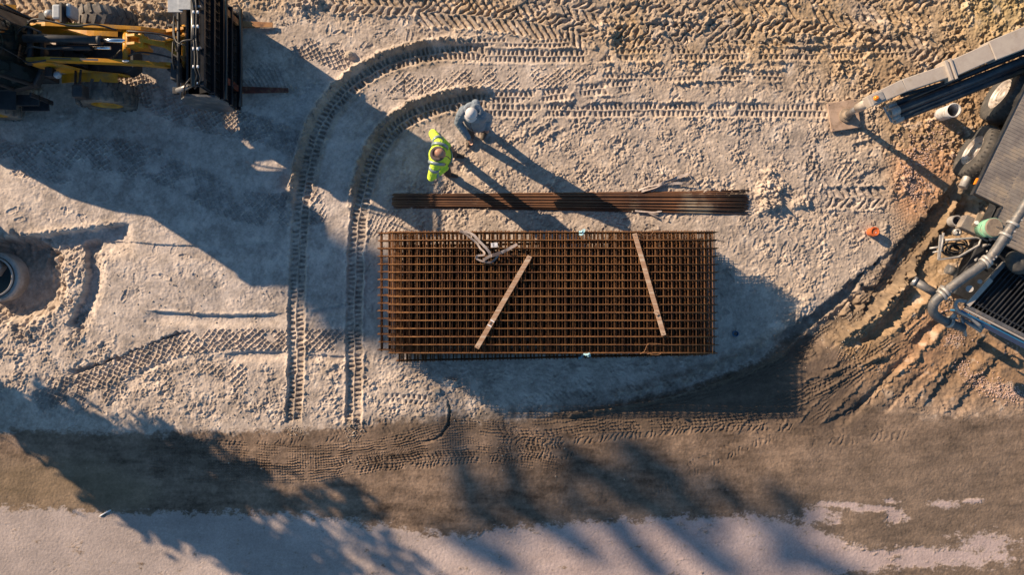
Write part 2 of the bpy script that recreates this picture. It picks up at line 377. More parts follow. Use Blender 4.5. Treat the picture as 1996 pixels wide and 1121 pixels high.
for k in range(12):      # slanting scrapes between the lorry and the road
    x0 = 1990 - k * 42 + rng.uniform(-8, 8); y0 = 650 + k * 9 + rng.uniform(0, 20)
    ridge([(x0, y0), (x0 - 55, y0 + 52), (x0 - 105, y0 + 105)], rng.uniform(.008, .024), rng.uniform(2.5, 6), 2, .3)
# spoil heaps by the bar ends and elsewhere
def heap(x, y, rx, ry, h, rag=.25):
    d = np.sqrt(((GX - x) / rx) ** 2 + ((GY - y) / ry) ** 2) + rag * wob1 * .6 + rag * wob2 * .35
    p = np.clip(1 - d * d, 0, 1); Z[:] += h * p * (1 + .5 * lump2 * .4 + .25 * crumb)
heap(1500, 378, 34, 46, .075); heap(1497, 402, 30, 16, .05); heap(1560, 395, 20, 16, .05); heap(680, 108, 15, 9, .10, .1)
heap(1765, 355, 42, 50, .05); heap(1170, 60, 50, 30, .06); heap(455, 30, 26, 18, .14); heap(600, 8, 60, 20, .06)
heap(1330, 40, 60, 30, .08); heap(1560, 60, 60, 26, .06); heap(1700, 70, 50, 40, .06); heap(330, 22, 90, 24, .10); heap(880, 745, 16, 9, .05)
# footprints ---------------------------------------------------------------------
def foot(x, y, a, k=1.0, dep=.016):
    L, W = 15 * k, 6.2 * k; x0 = int((x - 24 - gx[0]) / ST); y0 = int((y - 24 - gy[0]) / ST); sl = (slice(max(0, y0), y0 + 40), slice(max(0, x0), x0 + 40))
    X = GX[sl] - x; Y = GY[sl] - y; u = X * math.cos(a) + Y * math.sin(a); v = -X * math.sin(a) + Y * math.cos(a)
    d = np.sqrt((u / L) ** 2 + (v / (W * (1 - .22 * np.exp(-((u + 3) / 4) ** 2)))) ** 2) + .08 * wob2[sl]
    Z[sl] += dep * (-(1 - ss(.8, 1.0, d)) + .75 * np.exp(-((d - 1.12) / .16) ** 2)) - dep * .3 * np.exp(-((u + 3) / 1.5) ** 2) * (d < .9)
for k in range(330):
    if k < 150: x, y = rng.uniform(760, 1720), rng.uniform(245, 500)
    elif k < 210: x, y = rng.uniform(560, 1000), rng.uniform(5, 120)
    elif k < 270: x, y = rng.uniform(0, 900), rng.uniform(670, 830)
    elif k < 292: x, y = rng.uniform(180, 560), rng.uniform(480, 600)
    elif k < 300: x, y = rng.uniform(0, 200), rng.uniform(360, 430)
    else: x, y = rng.uniform(1390, 1600), rng.uniform(440, 640)
    foot(x, y, rng.uniform(0, 3.14), rng.uniform(.6, .85), rng.uniform(.004, .012))
# tyre and crawler prints ----------------------------------------------------------
def crawler(pts, half=14, pitch=9.6, depth=.022, lug=.034, berm=0.03, s0=0, patch=0.0, damp=.0, seam=.35, outer=0, erode=.5):
    r = track(pts, half + 26)
    if not r: return
    sl, s, t, L = r; t = t + wob1[sl] * .7; s = s + wob1[sl] * .9 + n_mid[sl] * 1.6
    f = fade(s, L, 14) * (np.abs(t) < 900)
    if patch: f = f * ss(-patch, -patch + .7, n_patch[sl])
    a = np.abs(t); ins = 1 - ss(half - .5, half + 2.0, a)
    base = -depth * ins
    Z[sl] = Z[sl] * (1 - .8 * ins * f) + base * f                  # pressed flat
    ph = (s + s0 + np.where(t > seam * half * .0, 0, pitch * .5)) / pitch; fr = ph - np.floor(ph)
    w_ = ss(.0, .12, fr) * (1 - ss(.46, .60, fr))
    pk = w_ * ss(1.4, 2.6, a) * (1 - ss(half - 2.8, half - 1.2, a))
    Z[sl] -= lug * pk * f * np.clip(.95 + .25 * wob2[sl] + .28 * n_patch[sl], .15, 1.3)
    Z[sl] += .010 * np.exp(-(t / 1.3) ** 2) * f
    lip = np.exp(-((a - half - 3) / 3.0) ** 2) * f
    Z[sl] += berm * lip * (.55 + .5 * crumb[sl] + .25 * wob2[sl]) * (a < 60)
    if outer:       # thrown-up soil wall on the outside of a bend
        wt = ss(0, 90, s - outer[0]) * (1 - ss(outer[1] - 110, outer[1], s))
        u = t * outer[2]
        Z[sl] += outer[3] * wt * np.exp(-((u - half - 8.5) / 5.5) ** 2) * (1 + .25 * wob2[sl] + .3 * crumb[sl]) * f
        Z[sl] -= outer[3] * .25 * wt * np.exp(-((u + 1) / 13) ** 2) * f; Z[sl] -= .014 * wt * pk * f
        DAMP[sl] = np.maximum(DAMP[sl], .5 * wt * (1 - ss(half + 8, half + 15, a)) * f)
    if damp: DAMP[sl] = np.maximum(DAMP[sl], damp * ins * f)
def lattice(pts, half=20, pitch=11, k=.55, h=.017, depth=.008, patch=.6, s0=0):
    r = track(pts, half + 8)
    if not r: return
    sl, s, t, L = r; t = t + wob1[sl] * .8; s = s + wob1[sl] * 1.0
    f = fade(s, L, 22) * (1 - ss(half - 2, half + 2, np.abs(t)))
    if patch is not None: f = f * ss(-patch, -patch + .8, n_patch[sl])
    q = lambda v: np.abs(v - np.round(v))
    g = np.minimum(q((s + t * k * 1.9 + s0) / pitch), q((s - t * k * 1.9 + s0) / pitch))
    rdg = 1 - ss(.04, .135, g)
    Z[sl] = Z[sl] * (1 - .7 * f) + f * (rdg * h * (1 + .25 * wob2[sl]) - depth * (1 - rdg))
def chevron(pts, half=24, pitch=17, k=.8, depth=.042, base=.012, patch=.3, duty=.5, s0=0, berm=.02, gap=1.5, flat=.65):
    r = track(pts, half + 14)
    if not r: return
    sl, s, t, L = r; t = t + wob1[sl] * 1.2; s = s + wob1[sl] * 1.5
    a = np.abs(t); f = fade(s, L, 25) * (a < 900)
    if patch is not None: f = f * ss(-patch, -patch + .8, n_patch[sl])
    ins = 1 - ss(half - 1, half + 2, a)
    ph = (s + a * k + np.where(t > 0, pitch * .5, 0) + s0) / pitch; fr = ph - np.floor(ph)
    lug = ss(0, .14, fr) * (1 - ss(duty - .1, duty + .08, fr)) * ss(gap - 1, gap + 1, a + (1 - (t > 0)) * 0)
    Z[sl] = Z[sl] * (1 - flat * ins * f) - f * ins * (base + depth * lug * np.clip(1 + .25 * wob2[sl], .2, 1.4))
    Z[sl] += berm * f * np.exp(-((a - half - 3) / 3) ** 2) * (.5 + .6 * crumb[sl])
def ribs(pts, half=12, n=5, h=.009, patch=.8, notch=5.0):
    r = track(pts, half + 6)
    if not r: return
    sl, s, t, L = r; t = t + wob1[sl] * .8
    f = fade(s, L, 60) * (1 - ss(half - 1, half + 1, np.abs(t)))
    if patch is not None: f = f * ss(-patch, -patch + .9, n_patch[sl])
    c = .5 + .5 * np.cos(t / half * math.pi * n); c = ss(.45, .8, c)
    Z[sl] += f * (c * h * (.7 + .3 * np.cos(s / notch * 2 * math.pi)) - h * .3)
# wheel-loader lattice prints on the smooth sand
lattice([(-60, 262), (0, 300), (60, 312), (180, 300), (330, 330), (450, 395), (560, 410), (640, 400)], 32, 12.5, .55, .024, .012, 1.2)
lattice([(-40, 335), (60, 330), (150, 350)], 16, 11, .55, .015, .007, .6)
lattice([(215, 135), (260, 165), (320, 200), (400, 232), (500, 250), (590, 285)], 26, 11.5, .55, .022, .012, 1.6)
lattice([(440, 140), (520, 150), (600, 190), (640, 215)], 26, 11, .55, .009, .004, .8)
lattice([(560, 85), (620, 102), (690, 128)], 20, 12, .55, .020, .010, 1.2)
lattice([(740, 165), (860, 160), (960, 155), (1060, 153), (1180, 158)], 22, 12, .6, .018, .008, .9)
lattice([(60, 790), (150, 752), (240, 716), (330, 680), (420, 664), (540, 664), (680, 664)], 21, 12.5, .55, .024, .014, 2)
lattice([(130, 790), (190, 768), (270, 745), (400, 730), (500, 735)], 20, 13, .55, .018, .010, .3)
lattice([(700, 448), (760, 430), (800, 425)], 22, 11, .55, .014, .006, 2)
lattice([(1625, 705), (1670, 690), (1725, 676)], 15, 8.5, .6, .018, .008, 2)
lattice([(1560, 365), (1640, 340), (1700, 330)], 20, 13, .55, .016, .008, .6)
lattice([(700, 480), (716, 540), (720, 600)], 14, 12, .5, .006, .003, .4)
lattice([(1650, 640), (1780, 380), (1800, 280)], 18, 9, .6, .006, .003, .8)
lattice([(1710, 360), (1735, 310), (1760, 270)], 20, 10, .6, .008, .004, .8)
# chevrons of big tractor tyres along the top
chevron([(-60, 12), (60, 18), (130, 30)], 30, 18, .8, .045, .01, None)
chevron([(80, 2), (240, 4), (380, -8)], 24, 17, -.8, .04, .01, .8)
chevron([(240, 46), (350, 50), (460, 58)], 17, 14, -.6, .03, .008, .9)
chevron([(620, 6), (760, 12), (900, 10), (1010, 18)], 15, 15, .8, .045, .012, None)
chevron([(560, -20), (760, -14), (960, -12)], 16, 16, .8, .05, .01, .6)
chevron([(800, 22), (930, 30), (1040, 44), (1150, 70)], 26, 15.5, -1.0, .055, .012, None)
chevron([(830, -8), (960, 0), (1080, 30), (1160, 90)], 22, 16, -1.0, .05, .012, 1.2)
chevron([(960, -10), (1080, 6), (1180, 30), (1270, 26), (1380, 40)], 22, 17, -.9, .045, .012, .8)
chevron([(1180, 78), (1320, 70), (1460, 76), (1560, 60)], 26, 16, -.95, .055, .012, 1.2)
chevron([(1380, 20), (1500, 30), (1640, 50), (1760, 60)], 26, 17, .9, .055, .012, 1.0)
chevron([(1180, 100), (1300, 84), (1420, 84)], 18, 15, -.9, .045, .01, .6)
chevron([(1560, -10), (1690, 10), (1850, 30)], 24, 17, -.9, .045, .01, .6)
chevron([(1600, 96), (1700, 80), (1830, 100), (1930, 90)], 22, 16, .9, .045, .01, .5)
chevron([(1400, -20), (1560, -16), (1760, -30)], 22, 16, .9, .05, .01, .6)
chevron([(1080, -30), (1300, -20), (1420, 0)], 24, 16, .9, .05, .01, .6)
chevron([(1600, 385), (1670, 386), (1735, 384)], 20, 15, .7, .04, .01, None)
chevron([(1640, 300), (1720, 282), (1800, 262)], 14, 13, .7, .022, .006, .6)
chevron([(1560, 770), (1640, 720), (1720, 668), (1780, 610)], 13, 10, .5, .014, .004, 1.0)
chevron([(1300, 182), (1420, 172), (1560, 176), (1680, 166)], 15, 12, .5, .022, .006, .3)
# crawler prints: two bends, then straight runs
crawler([(880, 86), (960, 82), (1060, 84), (1120, 80)], 9, 9.5, .010, .028, .01, 0, 1.0)
crawler([(1160, 108), (1300, 104), (1450, 104), (1600, 104), (1790, 100)], 12, 9.8, .02, .034, .02, 0, 1.0)
crawler([(1140, 152), (1260, 152), (1400, 146), (1560, 150)], 9, 9.8, .012, .026, .012, 3, .7)
crawler([(880, 108), (960, 108), (1060, 109), (1150, 108)], 13, 9.6, .018, .036, .012, 2, None or 0)
crawler([(930, 214), (1080, 215), (1250, 214), (1420, 214), (1640, 216)], 13, 9.6, .016, .032, .012, 4, 1.5)
crawler([(930, 188), (1040, 188), (1140, 176), (1240, 166)], 12, 9.6, .014, .034, .015, 0, 1.4)
crawler([(571, 830), (574, 790), (578, 700), (577, 620), (580, 540), (583, 460), (590, 380), (606, 300), (632, 232), (680, 172), (745, 130), (815, 108), (890, 100), (950, 104)], 15, 9.6, .030, .038, .018, 0, 0, .35, outer=(400, 980, -1, .115))
crawler([(688, 836), (690, 780), (691, 700), (690, 620), (693, 540), (696, 460), (706, 390), (724, 320), (756, 264), (800, 228), (860, 206), (920, 196), (960, 196)], 15, 9.6, .030, .038, .018, 5, 0, .35, outer=(400, 850, -1, .105))
heap(688, 824, 17, 14, .05); heap(572, 806, 14, 12, .03)
for x_ in (788, 822): ridge([(x_, 150), (x_ + 1, 172), (x_ + 1, 192)], -.03, 1.6, .5)
ridge([(745, 192), (790, 193), (850, 190)], -.015, 1.5, .6)
# light prints in the packed road
for dy, a in ((0, 8), (22, 6), (40, 7), (60, 5)):
    ribs([(250, 862 + dy), (420, 868 + dy), (600, 880 + dy * .8), (760, 862 + dy * .7), (880, 832 + dy), (1000, 836 + dy), (1120, 858 + dy)], 13, 5, .016, 1.5, 5)
ribs([(330, 895), (480, 905), (600, 905), (760, 880)], 10, 4, .015, 1.6)
ribs([(900, 846), (1050, 850), (1200, 830), (1400, 824), (1560, 820)], 12, 4, .014, 1.5)
chevron([(640, 912), (800, 900), (980, 886), (1130, 878)], 14, 8, .5, .016, .0, 1.2, berm=0, flat=0)
chevron([(960, 848), (1100, 852), (1250, 838), (1400, 826), (1560, 824)], 16, 10, .6, .014, .0, 1.2, berm=0, flat=0)
chevron([(1250, 960), (1330, 925), (1420, 880), (1520, 840)], 14, 9, .5, .010, .0, .6, berm=0, flat=0)
chevron([(330, 850), (480, 858), (620, 850), (820, 846)], 12, 9, .6, .010, .0, .8, berm=0, flat=0)
chevron([(1000, 790), (1180, 770), (1380, 740), (1520, 690)], 16, 11, .6, .014, .0, .9, berm=0, flat=0)
chevron([(1540, 860), (1680, 845), (1780, 835)], 18, 11, .6, .008, .0, .2, berm=0, flat=0)
for pts_, o_ in (([(1850, 420), (1700, 585), (1560, 690), (1400, 757), (1200, 797), (980, 818)], 0), ([(1790, 640), (1640, 735), (1500, 795), (1330, 822), (1100, 832)], 1)):
    ribs(pts_, 17, 5, .016, 1.4, 6)
ribs([(1560, 830), (1640, 770), (1740, 680), (1830, 600)], 14, 4, .014, 1.0)
chevron([(740, 775), (800, 778), (850, 786)], 9, 11, .2, .03, .004, None, berm=.0)
ridge([(866, 768), (872, 800), (868, 830), (850, 852), (810, 862)], .022, 2.2, 2, .6)
ridge([(870, 770), (876, 800), (872, 830), (854, 853), (812, 865)], -.05, 2.6, 1, .2, .9)
# double thin cart marks across the footprints
for o in (0, 9):
    ridge([(960, 300 + o), (1030, 255 + o), (1090, 215 + o), (1130, 160 + o)], .02, 3, 2, .6)
ridge([(1030, 290), (1075, 262), (1110, 246)], .018, 3, 2, .6)
Z += n_fine * .0006
Z *= 1 - .55 * ss(1040, 1075, GY) * 0
PAVE = ss(-.5, .5, 0 * GX)
# paved strip at the bottom: dust-free pale paving with a ragged dirt edge
pv = poly([(-300, 985), (120, 996), (200, 1002), (380, 1002), (560, 1003), (700, 1020), (860, 1046), (1000, 1030), (1150, 1020), (1330, 1010), (1480, 1008), (1600, 1035), (1680, 1075), (1760, 1071), (1960, 1078), (1960, 1100), (1700, 1110), (1560, 1130), (1560, 1500), (-300, 1500)], 8)
for (x, y, rx, ry) in ((1592, 1006, 42, 16), (1640, 985, 60, 6), (1700, 992, 50, 7), (1735, 978, 14, 5), (1745, 1008, 18, 14), (1840, 983, 24, 8), (1900, 978, 20, 4), (1918, 1066, 55, 26), (1945, 1090, 30, 14), (1790, 1072, 40, 5)):
    pv = np.maximum(pv, .95 * np.exp(-(((GX - x) / rx) ** 2 + ((GY - y) / ry) ** 2)))
rag = noise(55, 2.2, 1.15, 1.0, .6)
PAVE = ss(.02, .12, pv) * ss(.22, .80, pv + rag * .20 + n_small * .04 - .25 * ss(1.2, 1.8, n_mid) * ss(1000, 1040, GY))
Z = Z * (1 - .7 * PAVE) + .0015 * n_fine * PAVE * .4 - .002 * PAVE
# loader, lorry and outrigger stand level
# ------------------------------------------------ soil colours
def L3(c): return np.array(c)[None, None, :]
A = lambda m: m[:, :, None]
nc1 = noise(160, 20, 2.2); nc2 = noise(50, 4, 1.7); nc3 = noise(14, 2.5, 1.2); nc2s = noise(120, 4, 1.6, 1.0, .22)
col = L3((.44, .368, .312)) * np.ones((NY, NX, 1))
smooth_zone = poly([(-100, 230), (480, 160), (760, 150), (760, 640), (160, 640), (160, 470), (-100, 470)], 40)
col = col * (1 - A(smooth_zone)) + L3((.455, .392, .350)) * A(smooth_zone)
yel = np.clip(poly([(560, -200), (2300, -200), (2300, 330), (1780, 330), (1560, 150), (1300, 130), (1150, 110), (1000, 40), (560, -5)], 50) * 1.0 + .25 * nc1 * TOP, 0, 1)
yel = np.maximum(yel, TOPL * .8)
col = col * (1 - A(yel) * .85) + L3((.345, .245, .145)) * A(yel) * .85
moss = poly([(1820, -200), (2300, -200), (2300, 60), (1900, 60)], 40)
col = col * (1 - A(moss) * .6) + L3((.42, .32, .13)) * A(moss) * .6
mr = np.clip(MIDR * (.55 + .35 * nc1 + .2 * nc2), 0, 1)
col = col * (1 - A(mr) * .6) + L3((.385, .305, .235)) * A(mr) * .6
clay = poly([(1700, 130), (2300, 60), (2300, 800), (1640, 760), (1620, 680), (1800, 520), (1740, 470), (1760, 420), (1730, 380), (1740, 300)], 22)
clay = np.clip(clay * (.85 + .2 * nc2), 0, 1)
col = col * (1 - A(clay)) + L3((.31, .21, .125)) * A(clay)
lowr = poly([(1620, 640), (1860, 600), (2300, 620), (2300, 830), (1600, 830)], 25); col = col * (1 - A(lowr) * .7) + L3((.25, .158, .097)) * A(lowr) * .7
rutc = poly([(1800, 430), (1870, 370), (1890, 400), (1850, 600), (1760, 700), (1620, 700), (1560, 660), (1700, 545)], 14); col = col * (1 - A(rutc) * .75) + L3((.27, .188, .112)) * A(rutc) * .75
red = np.clip(poly([(1740, 300), (1880, 300), (1860, 350), (1800, 430), (1760, 440), (1740, 380)], 14) + poly([(1830, 560), (1870, 640), (1790, 740), (1720, 720), (1760, 640)], 18) * .7, 0, 1)
col = col * (1 - A(red) * .75) + L3((.42, .24, .145)) * A(red) * .75
DAMP = np.clip(DAMP + .0, 0, 1)
col = col * (1 - A(DAMP) * .8) + L3((.27, .20, .13)) * A(DAMP) * .8
road = np.clip(ss(.30, .74, ROAD + rag * .10 + nc2 * .03) * (1 - PAVE), 0, 1)
rc = L3((.190, .136, .100)) * (1 + A(.10 * nc1 + .12 * nc2s + .07 * nc2 + .08 * nc3))
rw = poly([(1700, 820), (2300, 800), (2300, 1300), (1450, 1300), (1500, 930)], 60)
rc = rc * (1 - A(rw) * .45) + L3((.15, .118, .094)) * A(rw) * .5
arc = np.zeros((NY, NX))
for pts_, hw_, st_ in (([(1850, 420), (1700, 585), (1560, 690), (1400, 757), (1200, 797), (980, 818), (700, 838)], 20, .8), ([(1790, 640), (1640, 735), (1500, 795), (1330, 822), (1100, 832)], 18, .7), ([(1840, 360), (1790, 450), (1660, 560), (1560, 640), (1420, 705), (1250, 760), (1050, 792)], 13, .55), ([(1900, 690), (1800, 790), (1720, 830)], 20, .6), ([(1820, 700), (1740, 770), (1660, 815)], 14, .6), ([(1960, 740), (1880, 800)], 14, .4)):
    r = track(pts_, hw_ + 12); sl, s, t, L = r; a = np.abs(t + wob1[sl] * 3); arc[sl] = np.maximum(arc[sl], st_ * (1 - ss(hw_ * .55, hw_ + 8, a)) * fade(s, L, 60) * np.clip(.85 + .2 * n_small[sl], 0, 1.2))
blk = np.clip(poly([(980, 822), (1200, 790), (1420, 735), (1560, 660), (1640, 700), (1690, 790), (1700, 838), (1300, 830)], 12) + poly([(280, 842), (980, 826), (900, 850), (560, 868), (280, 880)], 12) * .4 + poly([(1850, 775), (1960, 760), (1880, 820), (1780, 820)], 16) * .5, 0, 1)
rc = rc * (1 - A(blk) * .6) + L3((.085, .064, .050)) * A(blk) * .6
mossy = poly([(-300, 890), (200, 900), (330, 960), (260, 1000), (-300, 985)], 16)
rc = rc * (1 - A(mossy) * .6) + L3((.215, .160, .102)) * A(mossy) * .6
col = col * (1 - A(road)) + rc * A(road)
pc = L3((.415, .345, .315)) * (1 + A(.05 * nc1 + .02 * nc2s + .015 * nc3)); pc = pc * (1 - .10 * A(ss(1560, 1250, GX) * 0 + ss(700, 100, GX))); pc = pc + L3((.012, -.008, .004)) * A(ss(500, 1300, GX))
col = col * (1 - A(PAVE)) + pc * A(PAVE)
shallow = A(np.clip(.10 * nc2 + .07 * nc3 + .07 * nc1, -.32, .3) * (1 - .8 * np.clip(PAVE + road, 0, 1))); col = np.clip(col * (1 + shallow), .02, .8)
drys = A(ss(1.0, 2.2, nc2) * (1 - road) * (1 - PAVE) * .35); col = col * (1 - drys) + L3((.60, .53, .46)) * drys
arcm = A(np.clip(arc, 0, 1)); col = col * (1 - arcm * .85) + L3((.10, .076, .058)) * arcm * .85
specks = A(ss(2.3, 3.0, noise(12, 3, .6)) * PAVE * .5); col = col * (1 - specks) + L3((.16, .12, .09)) * specks
# ------------------------------------------------ one sheet
ext = np.concatenate([np.geomspace(3, 26000, 34)])
fx = np.concatenate([gx[0] - ext[::-1], gx, gx[-1] + ext]); fy = np.concatenate([gy[0] - ext[::-1], gy, gy[-1] + ext]); E = len(ext)
ZZ = np.pad(Z, E, mode='edge'); CC = np.pad(col, ((E, E), (E, E), (0, 0)), mode='edge')
AX, AY = np.meshgrid(fx, fy)
out = np.maximum(np.maximum(gx[0] - AX, AX - gx[-1]), np.maximum(gy[0] - AY, AY - gy[-1])); kf = 1 - ss(0, 120, out)
ZZ = ZZ * kf
def ground_z(px, py):
    i = int(np.clip((px - gx[0]) / ST, 0, NX - 1)); j = int(np.clip((py - gy[0]) / ST, 0, NY - 1)); return float(Z[j, i])
def build_ground():
    ny, nx = AX.shape; n = nx * ny
    v = np.empty((n, 3), np.float32); v[:, 0] = ((AX - 998) * .01).ravel(); v[:, 1] = ((560.5 - AY) * .01).ravel(); v[:, 2] = ZZ.ravel()
    idx = np.arange(n, dtype=np.int32).reshape(ny, nx)
    q = np.stack([idx[1:, :-1], idx[1:, 1:], idx[:-1, 1:], idx[:-1, :-1]], -1).reshape(-1)
    me = bpy.data.meshes.new('ground'); me.vertices.add(n); me.vertices.foreach_set('co', v.ravel())
    nf = len(q) // 4; me.loops.add(nf * 4); me.loops.foreach_set('vertex_index', q)
    me.polygons.add(nf); me.polygons.foreach_set('loop_start', np.arange(0, nf * 4, 4, dtype=np.int32))
    me.update(calc_edges=True)
    me.polygons.foreach_set('use_smooth', np.ones(nf, bool))
    ca = me.color_attributes.new('soil', 'FLOAT_COLOR', 'POINT')
    c4 = np.ones((n, 4), np.float32); c4[:, :3] = CC.reshape(-1, 3); ca.data.foreach_set('color', c4.ravel())
    m = bpy.data.materials.new('sandy_soil'); m.use_nodes = True; N = m.node_tree.nodes; l = m.node_tree.links; b = N['Principled BSDF']
    b.inputs['Roughness'].default_value = .95; b.inputs['Specular IOR Level'].default_value = .15
    at = N.new('ShaderNodeAttribute'); at.attribute_name = 'soil'
    tc = N.new('ShaderNodeTexCoord')
    t1 = N.new('ShaderNodeTexNoise'); t1.inputs['Scale'].default_value = 26; t1.inputs['Detail'].default_value = 9; t1.inputs['Roughness'].default_value = .75
    t2 = N.new('ShaderNodeTexNoise'); t2.inputs['Scale'].default_value = 1.7; t2.inputs['Detail'].default_value = 8; t2.inputs['Roughness'].default_value = .7
    l.new(tc.outputs['Object'], t1.inputs['Vector']); l.new(tc.outputs['Object'], t2.inputs['Vector'])
    r1 = N.new('ShaderNodeMapRange'); r1.inputs[1].default_value = .3; r1.inputs[2].default_value = .7; r1.inputs[3].default_value = .82; r1.inputs[4].default_value = 1.18
    r2 = N.new('ShaderNodeMapRange'); r2.inputs[1].default_value = .3; r2.inputs[2].default_value = .7; r2.inputs[3].default_value = .95; r2.inputs[4].default_value = 1.05
    l.new(t1.outputs[0], r1.inputs[0]); l.new(t2.outputs[0], r2.inputs[0])
    mu = N.new('ShaderNodeMath'); mu.operation = 'MULTIPLY'; l.new(r1.outputs[0], mu.inputs[0]); l.new(r2.outputs[0], mu.inputs[1])
    vm = N.new('ShaderNodeVectorMath'); vm.operation = 'SCALE'; l.new(at.outputs['Color'], vm.inputs[0]); l.new(mu.outputs[0], vm.inputs['Scale'])
    l.new(vm.outputs[0], b.inputs['Base Color'])
    bp = N.new('ShaderNodeBump'); bp.inputs['Strength'].default_value = .55; bp.inputs['Distance'].default_value = .006
    t3 = N.new('ShaderNodeTexNoise'); t3.inputs['Scale'].default_value = 45; t3.inputs['Detail'].default_value = 6; l.new(tc.outputs['Object'], t3.inputs['Vector'])
    l.new(t3.outputs[0], bp.inputs['Height']); l.new(bp.outputs[0], b.inputs['Normal'])
    me.materials.append(m)
    o = bpy.data.objects.new('ground', me); C.objects.link(o); o['kind'] = 'structure'
    return o
build_ground()
random.seed(4)
# ------------------------------------------------------------------ stack of welded mesh sheets
def sheet_mesh(name, mat, jit, seed):
    rd = random.Random(seed); mb = MB(); L, Wd = 5.82, 2.205
    for i in range(16):
        y = Wd / 2 - .004 - i * (Wd - .008) / 15 + rd.uniform(-jit, jit); yy = y + rd.uniform(-jit, jit)
        a, b = -L / 2 - .045 + rd.uniform(-.015, .012), L / 2 + .045 + rd.uniform(-.01, .02)
        pts = [(a + (b - a) * k / 5, y + (yy - y) * k / 5 + rd.uniform(-.0018, .0018), .0145 + rd.uniform(-.001, .001)) for k in range(6)]
        mb.tube(pts, .0066, 5)
    for j in range(40):
        x = -L / 2 + .012 + j * (L - .024) / 39 + rd.uniform(-jit, jit); xx = x + rd.uniform(-jit, jit) * 1.4
        mb.tube([(x, -Wd / 2 - .025 + rd.uniform(-.008, .008), .0), ((x + xx) / 2, 0, rd.uniform(-.001, .001)), (xx, Wd / 2 + .025 + rd.uniform(-.008, .008), 0)], .0056, 5)
    return mesh_from(name, mb, M[mat])
protos = [sheet_mesh('welded_mesh_sheet', 'rust', .004, s) for s in (1, 2, 3)]; top_mesh = sheet_mesh('top_mesh_sheet', 'rust_top', .003, 9)
z = .07; rd = random.Random(8); NS = 47
G1 = 'rusty welded mesh sheets piled flat in one stack'
low_lab = 'rusty welded mesh sheet low in the stack, its edge showing at the bottom left'
mid_lab = 'rusty welded mesh sheet in mid stack, its bar ends sticking out to the left'
up_lab = 'rusty welded mesh sheet in the upper layers of the stack under the topmost sheet'
for i in range(NS):
    top = i == NS - 1
    o = bpy.data.objects.new('welded_mesh_sheet', top_mesh if top else protos[rd.randrange(3)]); C.objects.link(o)
    if i < 14: x, y, a, lb = .74 + rd.uniform(-.014, .014), -.245 + rd.uniform(-.012, .012), .021, low_lab
    elif i < 25: x, y, a, lb = .44 + rd.uniform(-.008, .008), -.07 + rd.uniform(-.01, .01), .0, mid_lab
    else: x, y, a, lb = .737 + rd.uniform(-.013, .013), -.09 + rd.uniform(-.006, .006), rd.uniform(-.001, .001), up_lab
    if not top and not 14 <= i < 25: x += .033 if i % 2 else -.033
    if top: x, y, a = .737, -.091, 0; lb = 'orange-brown rusty welded mesh sheet lying on top of the stack, under both planks'
    o.location = (x, y, z); o.rotation_euler = (0, 0, a + (math.pi if i % 3 == 1 else 0)); z += .0220
    tag(o, lb, 'mesh sheet', G1)
ZT = z - .0220 + .022
# timbers under the stack (seen through the gaps)
for i, x in enumerate((-1.7, .74, 3.2)):
    solo('timber_bearer', MB().box((x, -.2, .028), (.10, 2.35, .056)), 'wood',
         ('dark timber bearer under the left end of the mesh stack', 'dark timber bearer under the middle of the mesh stack', 'dark timber bearer under the right end of the mesh stack')[i], 'timber', 'bearers under the mesh stack')
# planks, drawn as [end, end, px width]
def plank(a, b, wd, lab, kn, k2):
    A_, B_ = P(*a, ZT + .02), P(*b, ZT + .02); t = thing('timber_plank', lab, 'plank', (A_ + B_) / 2 - Vector((0, 0, .012)), 'planks on the mesh stack')
    ax = (B_ - A_).normalized(); mb = MB(); up = Vector((0, 0, 1)); n_ = 14; sx = ax.cross(up)
    pts = [A_ + (B_ - A_) * k / n_ + sx * random.uniform(-.0015, .0015) for k in range(n_ + 1)]
    mb.ribbon(pts, wd, .026)
    o = part('board', mb, 'wood', t, .003)
    c = A_ + (B_ - A_) * kn
    mb = MB().box(c + Vector((0, 0, .0145)), (.055, .035, .004), math.atan2(ax.y, ax.x)) if k2 == 0 else MB().box(c + Vector((0, 0, .020)) + sx * .03, (.09, .045, .022), math.atan2(ax.y, ax.x) + .5)
    part('dark_stamp' if k2 == 0 else 'cleat', mb, 'ink' if k2 == 0 else 'wood', t)
    if k2 == 0:
        for e, r in ((-.05, .5), (.05, .5)): part('tape_mark', MB().box(c + ax * e + Vector((0, 0, .0142)), (.02, wd * .9, .003), math.atan2(ax.y, ax.x)), 'white', t)
    for e in (.02, .985): part('nail', MB().cyl(A_ + (B_ - A_) * e + Vector((0, 0, .012)), A_ + (B_ - A_) * e + Vector((0, 0, .018)), .007, 8), 'ink', t)
    return t
plank((1033, 499), (929, 679), .088, 'timber plank on the mesh stack slanting up to the right, beside the webbing sling', .73, 0)
plank((1237, 455), (1294, 654), .082, 'timber plank on the mesh stack slanting down to the right, the right-hand one', .78, 1)
